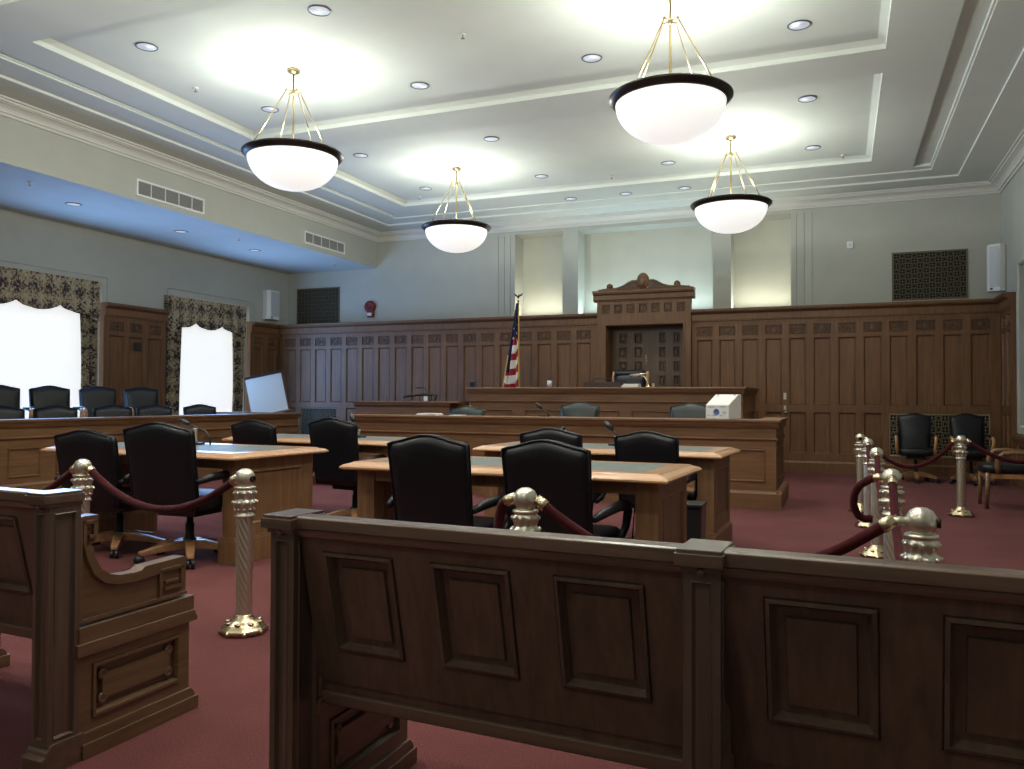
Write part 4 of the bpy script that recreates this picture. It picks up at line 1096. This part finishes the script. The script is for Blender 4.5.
g = thing('alarm_horn', 'round red fire alarm horn on the back wall left of centre', 'alarm', (-9.09, YB, 3.06))
RX = Matrix.Rotation(PI / 2, 4, 'X')
b = MB(); b.lathe([(.125, 0), (.125, .05), (.11, .07), (.05, .075), (.045, .06), (1e-6, .06)], 28, M=Matrix.Translation((0, 0, .04)) @ RX); b.build('gong', RED, g)
b = MB(); b.box(-.055, .095, -.06, 0, -.18, -.04); b.build('strobe_box', RED, g, bevel=.006)
b = MB(); b.box(-.04, .06, -.075, -.06, -.15, -.09); b.build('strobe_lens', WHITE, g, bevel=.004)
g = thing('wall_sensor', 'small square white wall sensor high on the back wall right of the farther pendant', 'sensor', (.147, YB, 3.77))
b = MB(); b.box(-.05, .05, -.03, 0, -.06, .06); b.build('cover', WHITE, g, bevel=.008); b = MB(); b.box(-.015, .015, -.034, -.03, -.02, .02); b.build('sensor_eye', GREYM, g)
g = thing('wall_outlet', 'small dark square plate on the oak pier between the windows', 'plate', (XA + .095, 10.44, 2.06))
b = MB(Matrix.Rotation(PI / 2, 4, 'Z')); b.box(-.075, .075, -.012, 0, -.07, .07); b.build('cover_plate', plain('dark_plate', (.02, .012, .01), .5), g, bevel=.004)

# ------------------------------------------------------------------ easel with flip pad
g = thing('flip_chart_easel', 'white flip chart pad on a wooden easel behind the jury rail corner', 'easel', (-10.16, 12.75, 0), rad(30))
TI = Matrix.Translation((0, 0, .93)) @ Matrix.Rotation(rad(-12), 4, 'X') @ Matrix(((1, 0, -.28, 0), (0, 1, 0, 0), (0, 0, 1, 0), (0, 0, 0, 1)))
TI = Matrix.Translation((0, 0, .90)) @ Matrix.Rotation(rad(-16), 4, 'X') @ Matrix.Rotation(rad(-13), 4, 'Y')
b = MB(TI); b.box(-.34, .34, -.02, .0, 0, .76); b.build('paper_pad', FLIP, g)
b = MB(TI); b.box(-.36, .36, -.035, .02, .755, .80); b.build('clamp_bar', BLACKP, g, bevel=.004)
b = MB(TI); b.box(-.36, .36, 0.0, .015, -.03, .78); b.build('backing_board', OAK_V, g)
b = MB(TI); b.box(-.38, .38, -.06, .015, -.05, -.01); b.build('tray', OAK_H, g)
for sx in (-1, 1):
    b = MB(); b.tube([(sx * .28 - .1, .24, 1.45), (sx * .34, -.02, 0)], .02, 8); b.build('leg', OAK_V, g)
b = MB(); b.tube([(-.1, .26, 1.4), (0, .62, 0)], .02, 8); b.build('leg', OAK_V, g)

# ------------------------------------------------------------------ microphones and bench-top items
def mic(label, loc, rz, pts, head=.02, basemat=BLACKP, bw=.06, post=None, tall=.02, neckmat=None):
    g = thing('gooseneck_microphone', label, 'microphone', loc, rz)
    b = MB(); b.box(-bw, bw, -bw * .8, bw * .8, 0, tall); b.build('base', basemat, g, bevel=.006)
    b = MB(); b.tube(pts, .008, 8); b.build('gooseneck', neckmat or BLACKP, g)
    p, q = Vector(pts[-2]), Vector(pts[-1]); v = (q - p).normalized()
    b = MB(); b.tube([q - v * .02, q, q + v * .03, q + v * .075, q + v * .085], [.012, head, head * 1.05, head * .9, .004], 10); b.build('microphone_head', BLACKP, g)
    if post:
        b = MB(); b.lathe([(.02, .02), (.017, .04), (.017, post), (.02, post + .01)], 10); b.build('post', NICKEL, g)
    return g
mic('chrome-post microphone on the left counsel table, its neck arching to the left', (-5.06, 5.50 - .12, .80), 0, [(.13, .03, 0.0), (.13, .03, .06), (.08, .02, .12), (.0, 0, .15), (-.07, -.02, .18)], post=.13)
mic('black microphone on the back left table, standing right of a black chair', (-4.52, 7.05, .80), 0, [(0, 0, .02), (0, -.02, .10), (-.02, -.03, .14), (-.05, -.02, .175)], head=.026, post=.07)
mic('black microphone on the table before the clerk bench, between its two chairs', (-1.78, 6.78, .80), 0, [(.0, 0, .02), (.01, 0, .07), (.0, 0, .10), (-.045, 0, .145)], head=.024, post=.07)
mic('dark slim microphone before the half hidden chair at the table facing the clerk bench', (-2.17, 6.40, .80), 0, [(-.04, 0, .02), (-.03, 0, .05), (-.015, 0, .08), (.0, 0, .10)], head=.02)
mic('black microphone leaning out on the clerk bench left of its middle chair', (-3.38, 9.42, .98), 0, [(.06, 0, .02), (.03, 0, .05), (-.02, 0, .085), (-.05, 0, .11)], head=.022)
mic('thin gooseneck microphone with a white foot on the witness stand', (-6.37, 11.95, 1.15), 0, [(0, 0, .06), (0, 0, .18), (-.01, 0, .215), (-.06, 0, .222), (-.12, 0, .222)], head=.012, basemat=WHITE, bw=.03, tall=.08)
g = thing('desk_lamp', 'small brass desk lamp arching over the judge bench right of the judge chair', 'lamp', (-2.72, 12.25, 1.375))
b = MB(); b.lathe([(.05, 0), (.05, .012), (.015, .022), (.012, .05)], 14); b.build('base', BRASS, g)
b = MB(); b.tube([(0, 0, .03), (-.01, 0, .10), (-.06, 0, .17), (-.13, 0, .19)], .010, 8); b.build('arm', NICKEL, g)
b = MB(); b.tube([(-.28, 0, .185), (-.02, 0, .205)], .02, 10); b.build('lamp_shade', BRASS, g)
b = MB(); b.box(.06, .11, -.03, .03, 0, .06); b.build('switch_block', BRASS, g, bevel=.004)
g = thing('letter_tray', 'low brown wooden letter tray with a wire rack on the judge bench', 'tray', (-3.40, 12.25, 1.375))
b = MB()
b.box(-.30, .30, -.14, -.125, 0, .085); b.box(-.30, .30, .125, .14, 0, .085); b.box(-.30, -.285, -.14, .14, 0, .085); b.box(.285, .30, -.14, .14, 0, .085); b.box(-.3, .3, -.14, .14, 0, .01); b.build('tray_box', plain('dark_tray_wood', (.06, .032, .02), .45), g, bevel=.003)
b = MB(); b.tube([(-.17, -.10, .08), (-.17, -.10, .14), (.10, -.10, .14), (.10, -.10, .08)], .006, 6); b.tube([(-.17, .10, .08), (-.17, .10, .14), (.10, .10, .14), (.10, .10, .08)], .006, 6); b.build('wire_rack', BLACKP, g)
g = thing('paper_stack', 'white papers lying beside the judge chair on the judge bench', 'papers', (-2.97, 12.2, 1.375))
b = MB(); b.box(-.13, .13, -.1, .1, 0, .03); b.box(-.11, .13, -.09, .11, .03, .055, M=Matrix.Rotation(rad(5), 4, 'Z')); b.build('sheets', PAPER, g)
g = thing('paper_stack', 'white papers on the clerk bench at left, by the low chair', 'papers', (-4.98, 9.45, .98))
b = MB(); b.box(-.15, .15, -.1, .1, 0, .012); b.box(-.13, .14, -.1, .09, .012, .024, M=Matrix.Rotation(rad(-6), 4, 'Z')); b.build('sheets', PAPER, g)
g = thing('paper_sheet', 'pale paper slip on the clerk bench right of the low chair', 'paper', (-4.56, 9.42, .98))
b = MB(); b.box(-.08, .08, -.1, .1, 0, .006); b.build('sheets', PAPER, g)
g = thing('water_glass', 'clear water glass on the judge bench near the flag', 'glass', (-4.29, 12.2, 1.375))
b = MB(); b.lathe([(1e-6, .004), (.032, 0), (.042, .11), (.040, .11), (.030, .008)], 16); b.build('tumbler', GLASS, g)
b = MB(); b.lathe([(.028, .01), (.034, .06), (1e-6, .06)], 14); b.build('water', plain('water_pale', (.5, .55, .65), .1), g)
g = thing('desk_speaker', 'small grey speaker on the left end of the judge bench', 'speaker', (-5.62, 12.2, 1.375))
b = MB(); b.box(-.045, .045, -.05, .05, 0, .11); b.build('cabinet', plain('slate_grey', (.06, .08, .11), .5), g, bevel=.008)
b = MB(); b.box(-.035, .035, -.054, -.05, .012, .095); b.build('speaker_grille', BLACKP, g)

# white box with sloped face
g = thing('ballot_box', 'white slope-fronted box with a printed front on the clerk bench', 'box', (-1.235, 9.44, .98), rad(-22))
b = MB(); b.prism([(-.12, 0), (.16, 0), (.16, .275), (.10, .275), (-.12, .155)], -.155, .135, 'x'); b.build('casing', plain('white_box', (.74, .74, .70), .45), g, bevel=.004)
b = MB(); BLU = plain('print_blue', (.12, .16, .42), .6); GRY = plain('print_grey', (.40, .43, .44), .6)
b.lathe([(.028, 0), (.028, .002), (.038, .002), (.038, 0)], 18, M=Matrix.Translation((-.02, -.12, .075)) @ RX)
b.box(-.045, .015, -.1225, -.12, .07, .08); b.build('printed_emblem', BLU, g)
b = MB()
for x0, x1, z in ((-.13, -.10, .03), (-.08, -.03, .03), (.02, .06, .03), (.05, .11, .07), (.06, .10, .05), (-.12, -.05, .125), (.02, .10, .13)): b.box(x0, x1, -.1215, -.12, z, z + .012)
b.build('printed_line', GRY, g)
b = MB()
for x in (-.115, .095): b.lathe([(1e-6, .002), (.009, .002), (.009, -.002)][::-1], 8, M=Matrix.Translation((x, .085, .268)) @ Matrix.Rotation(rad(29), 4, 'X'))
b.build('screw', BLACKP, g)

# waste bin and cords
g = thing('waste_bin', 'black waste bin standing between the two right counsel tables', 'bin', (-.985, 5.66, 0))
b = MB(); b.prism([(-.10, 0), (.10, 0), (.115, .47), (-.115, .47)], -.10, .10, 'y'); b.build('bin_body', BLACKP, g, bevel=.01)
b = MB(); b.box(-.12, .12, -.11, .11, .465, .49); b.build('bin_rim', BLACKP, g, bevel=.005)
def cord(pts, label):
    b = MB(); P = [Vector(p) for p in pts]; b.tube(P, .005, 6)
    return tag(b.build('power_cord', BLACKP), label, 'cord', 'black cords under the tables')
cord([(-4.35, 5.2, .74), (-4.37, 5.2, .5), (-4.34, 5.18, .25), (-4.27, 5.15, .06), (-4.18, 5.1, .006)], 'black cord hanging under the left counsel table to the carpet')
cord([(-1.42, 4.9, .70), (-1.45, 4.9, .4), (-1.40, 4.9, .15), (-1.25, 4.9, .01)], 'black cord curving to the floor under the nearest table, left of two')
cord([(-1.17, 4.95, .70), (-1.2, 4.95, .3), (-1.22, 4.95, .006)], 'black cord hanging straight under the nearest table, right of two')

# ------------------------------------------------------------------ lights
def point(name, loc, w, col, r=.08):
    l = bpy.data.lights.new(name, 'POINT'); l.energy = w; l.color = col; l.shadow_soft_size = r
    o = bpy.data.objects.new(name, l); o.location = loc; COL.objects.link(o); return o
def area(name, loc, rot, sx, sy, w, col, spread=180):
    l = bpy.data.lights.new(name, 'AREA'); l.shape = 'RECTANGLE'; l.size = sx; l.size_y = sy; l.energy = w; l.color = col; l.spread = rad(spread)
    o = bpy.data.objects.new(name, l); o.location = loc; o.rotation_euler = rot; COL.objects.link(o); return o
for p, _ in pend: point('pendant_or_fill_bulb', (*p, 4.735 - .86), 150, (.975, 1, .90), .12)
for p, q in (((-5.46, 3.3), 95), ((-1.37, 3.3), 95), ((-5.46, -.6), 50), ((-1.37, -.6), 50)): point('pendant_or_fill_bulb', (*p, 3.9), q, (.98, .99, .88), .12)  # unseen fill bulbs added to brighten the foreground; no pendants hang here
for y in (2.25, 4.2, 6.16, 8.07, 10.1, 12.1):  # the two nearest rows are unseen fill spots added to light the foreground
    for x in (-6.475, -4.40, -2.385, -.355):
        l = bpy.data.lights.new('downlight_or_fill_spot', 'SPOT'); l.energy = 85; l.color = (1, .95, .87); l.spot_size = rad(125); l.spot_blend = 1; l.shadow_soft_size = .08
        o = bpy.data.objects.new('downlight_or_fill_spot', l); o.location = (x, y, 4.70); COL.objects.link(o)
for w in WIN: area('window_daylight', (XA + .16, (w[0] + w[1]) / 2, 1.75), (0, rad(-90), 0), 2.0, 1.75, 88, (.24, .49, 1.0))
for (a, c, z, d), e, col in zip(rec, (9, 24, 9), ((1, .97, .80), (.75, .94, 1.0), (1, .98, .82))):
    area('cove_strip', ((a + c) / 2, 14.80, 2.77), (rad(180 + 12), 0, 0), (c - a) * .95, .06, e, col)
w = bpy.data.worlds.new('World'); S.world = w; w.use_nodes = True
w.node_tree.nodes['Background'].inputs[0].default_value = (.5, .6, .8, 1); w.node_tree.nodes['Background'].inputs[1].default_value = .05

# ------------------------------------------------------------------ camera
f = 813.46; yaw, pitch, roll = rad(22.02), rad(.9845), rad(.2057)
F = Vector((-math.sin(yaw) * math.cos(pitch), math.cos(yaw) * math.cos(pitch), math.sin(pitch)))
R = Vector((math.cos(yaw), math.sin(yaw), 0)); U = R.cross(F)
R, U = R * math.cos(roll) + U * math.sin(roll), U * math.cos(roll) - R * math.sin(roll)
cam = bpy.data.cameras.new('camera'); cam.sensor_width = 36; cam.sensor_fit = 'HORIZONTAL'; cam.lens = f / 1024 * 36; cam.clip_start = .05
co = bpy.data.objects.new('camera', cam); COL.objects.link(co)
co.matrix_world = Matrix(((R.x, U.x, -F.x, 0), (R.y, U.y, -F.y, 0), (R.z, U.z, -F.z, 1.2), (0, 0, 0, 1)))
S.camera = co
vs_ = S.view_settings; vs_.view_transform = 'Standard'; vs_.look = 'None'; vs_.gamma = 1; vs_.use_curve_mapping = False; vs_.exposure = .15
S.display_settings.display_device = 'sRGB'
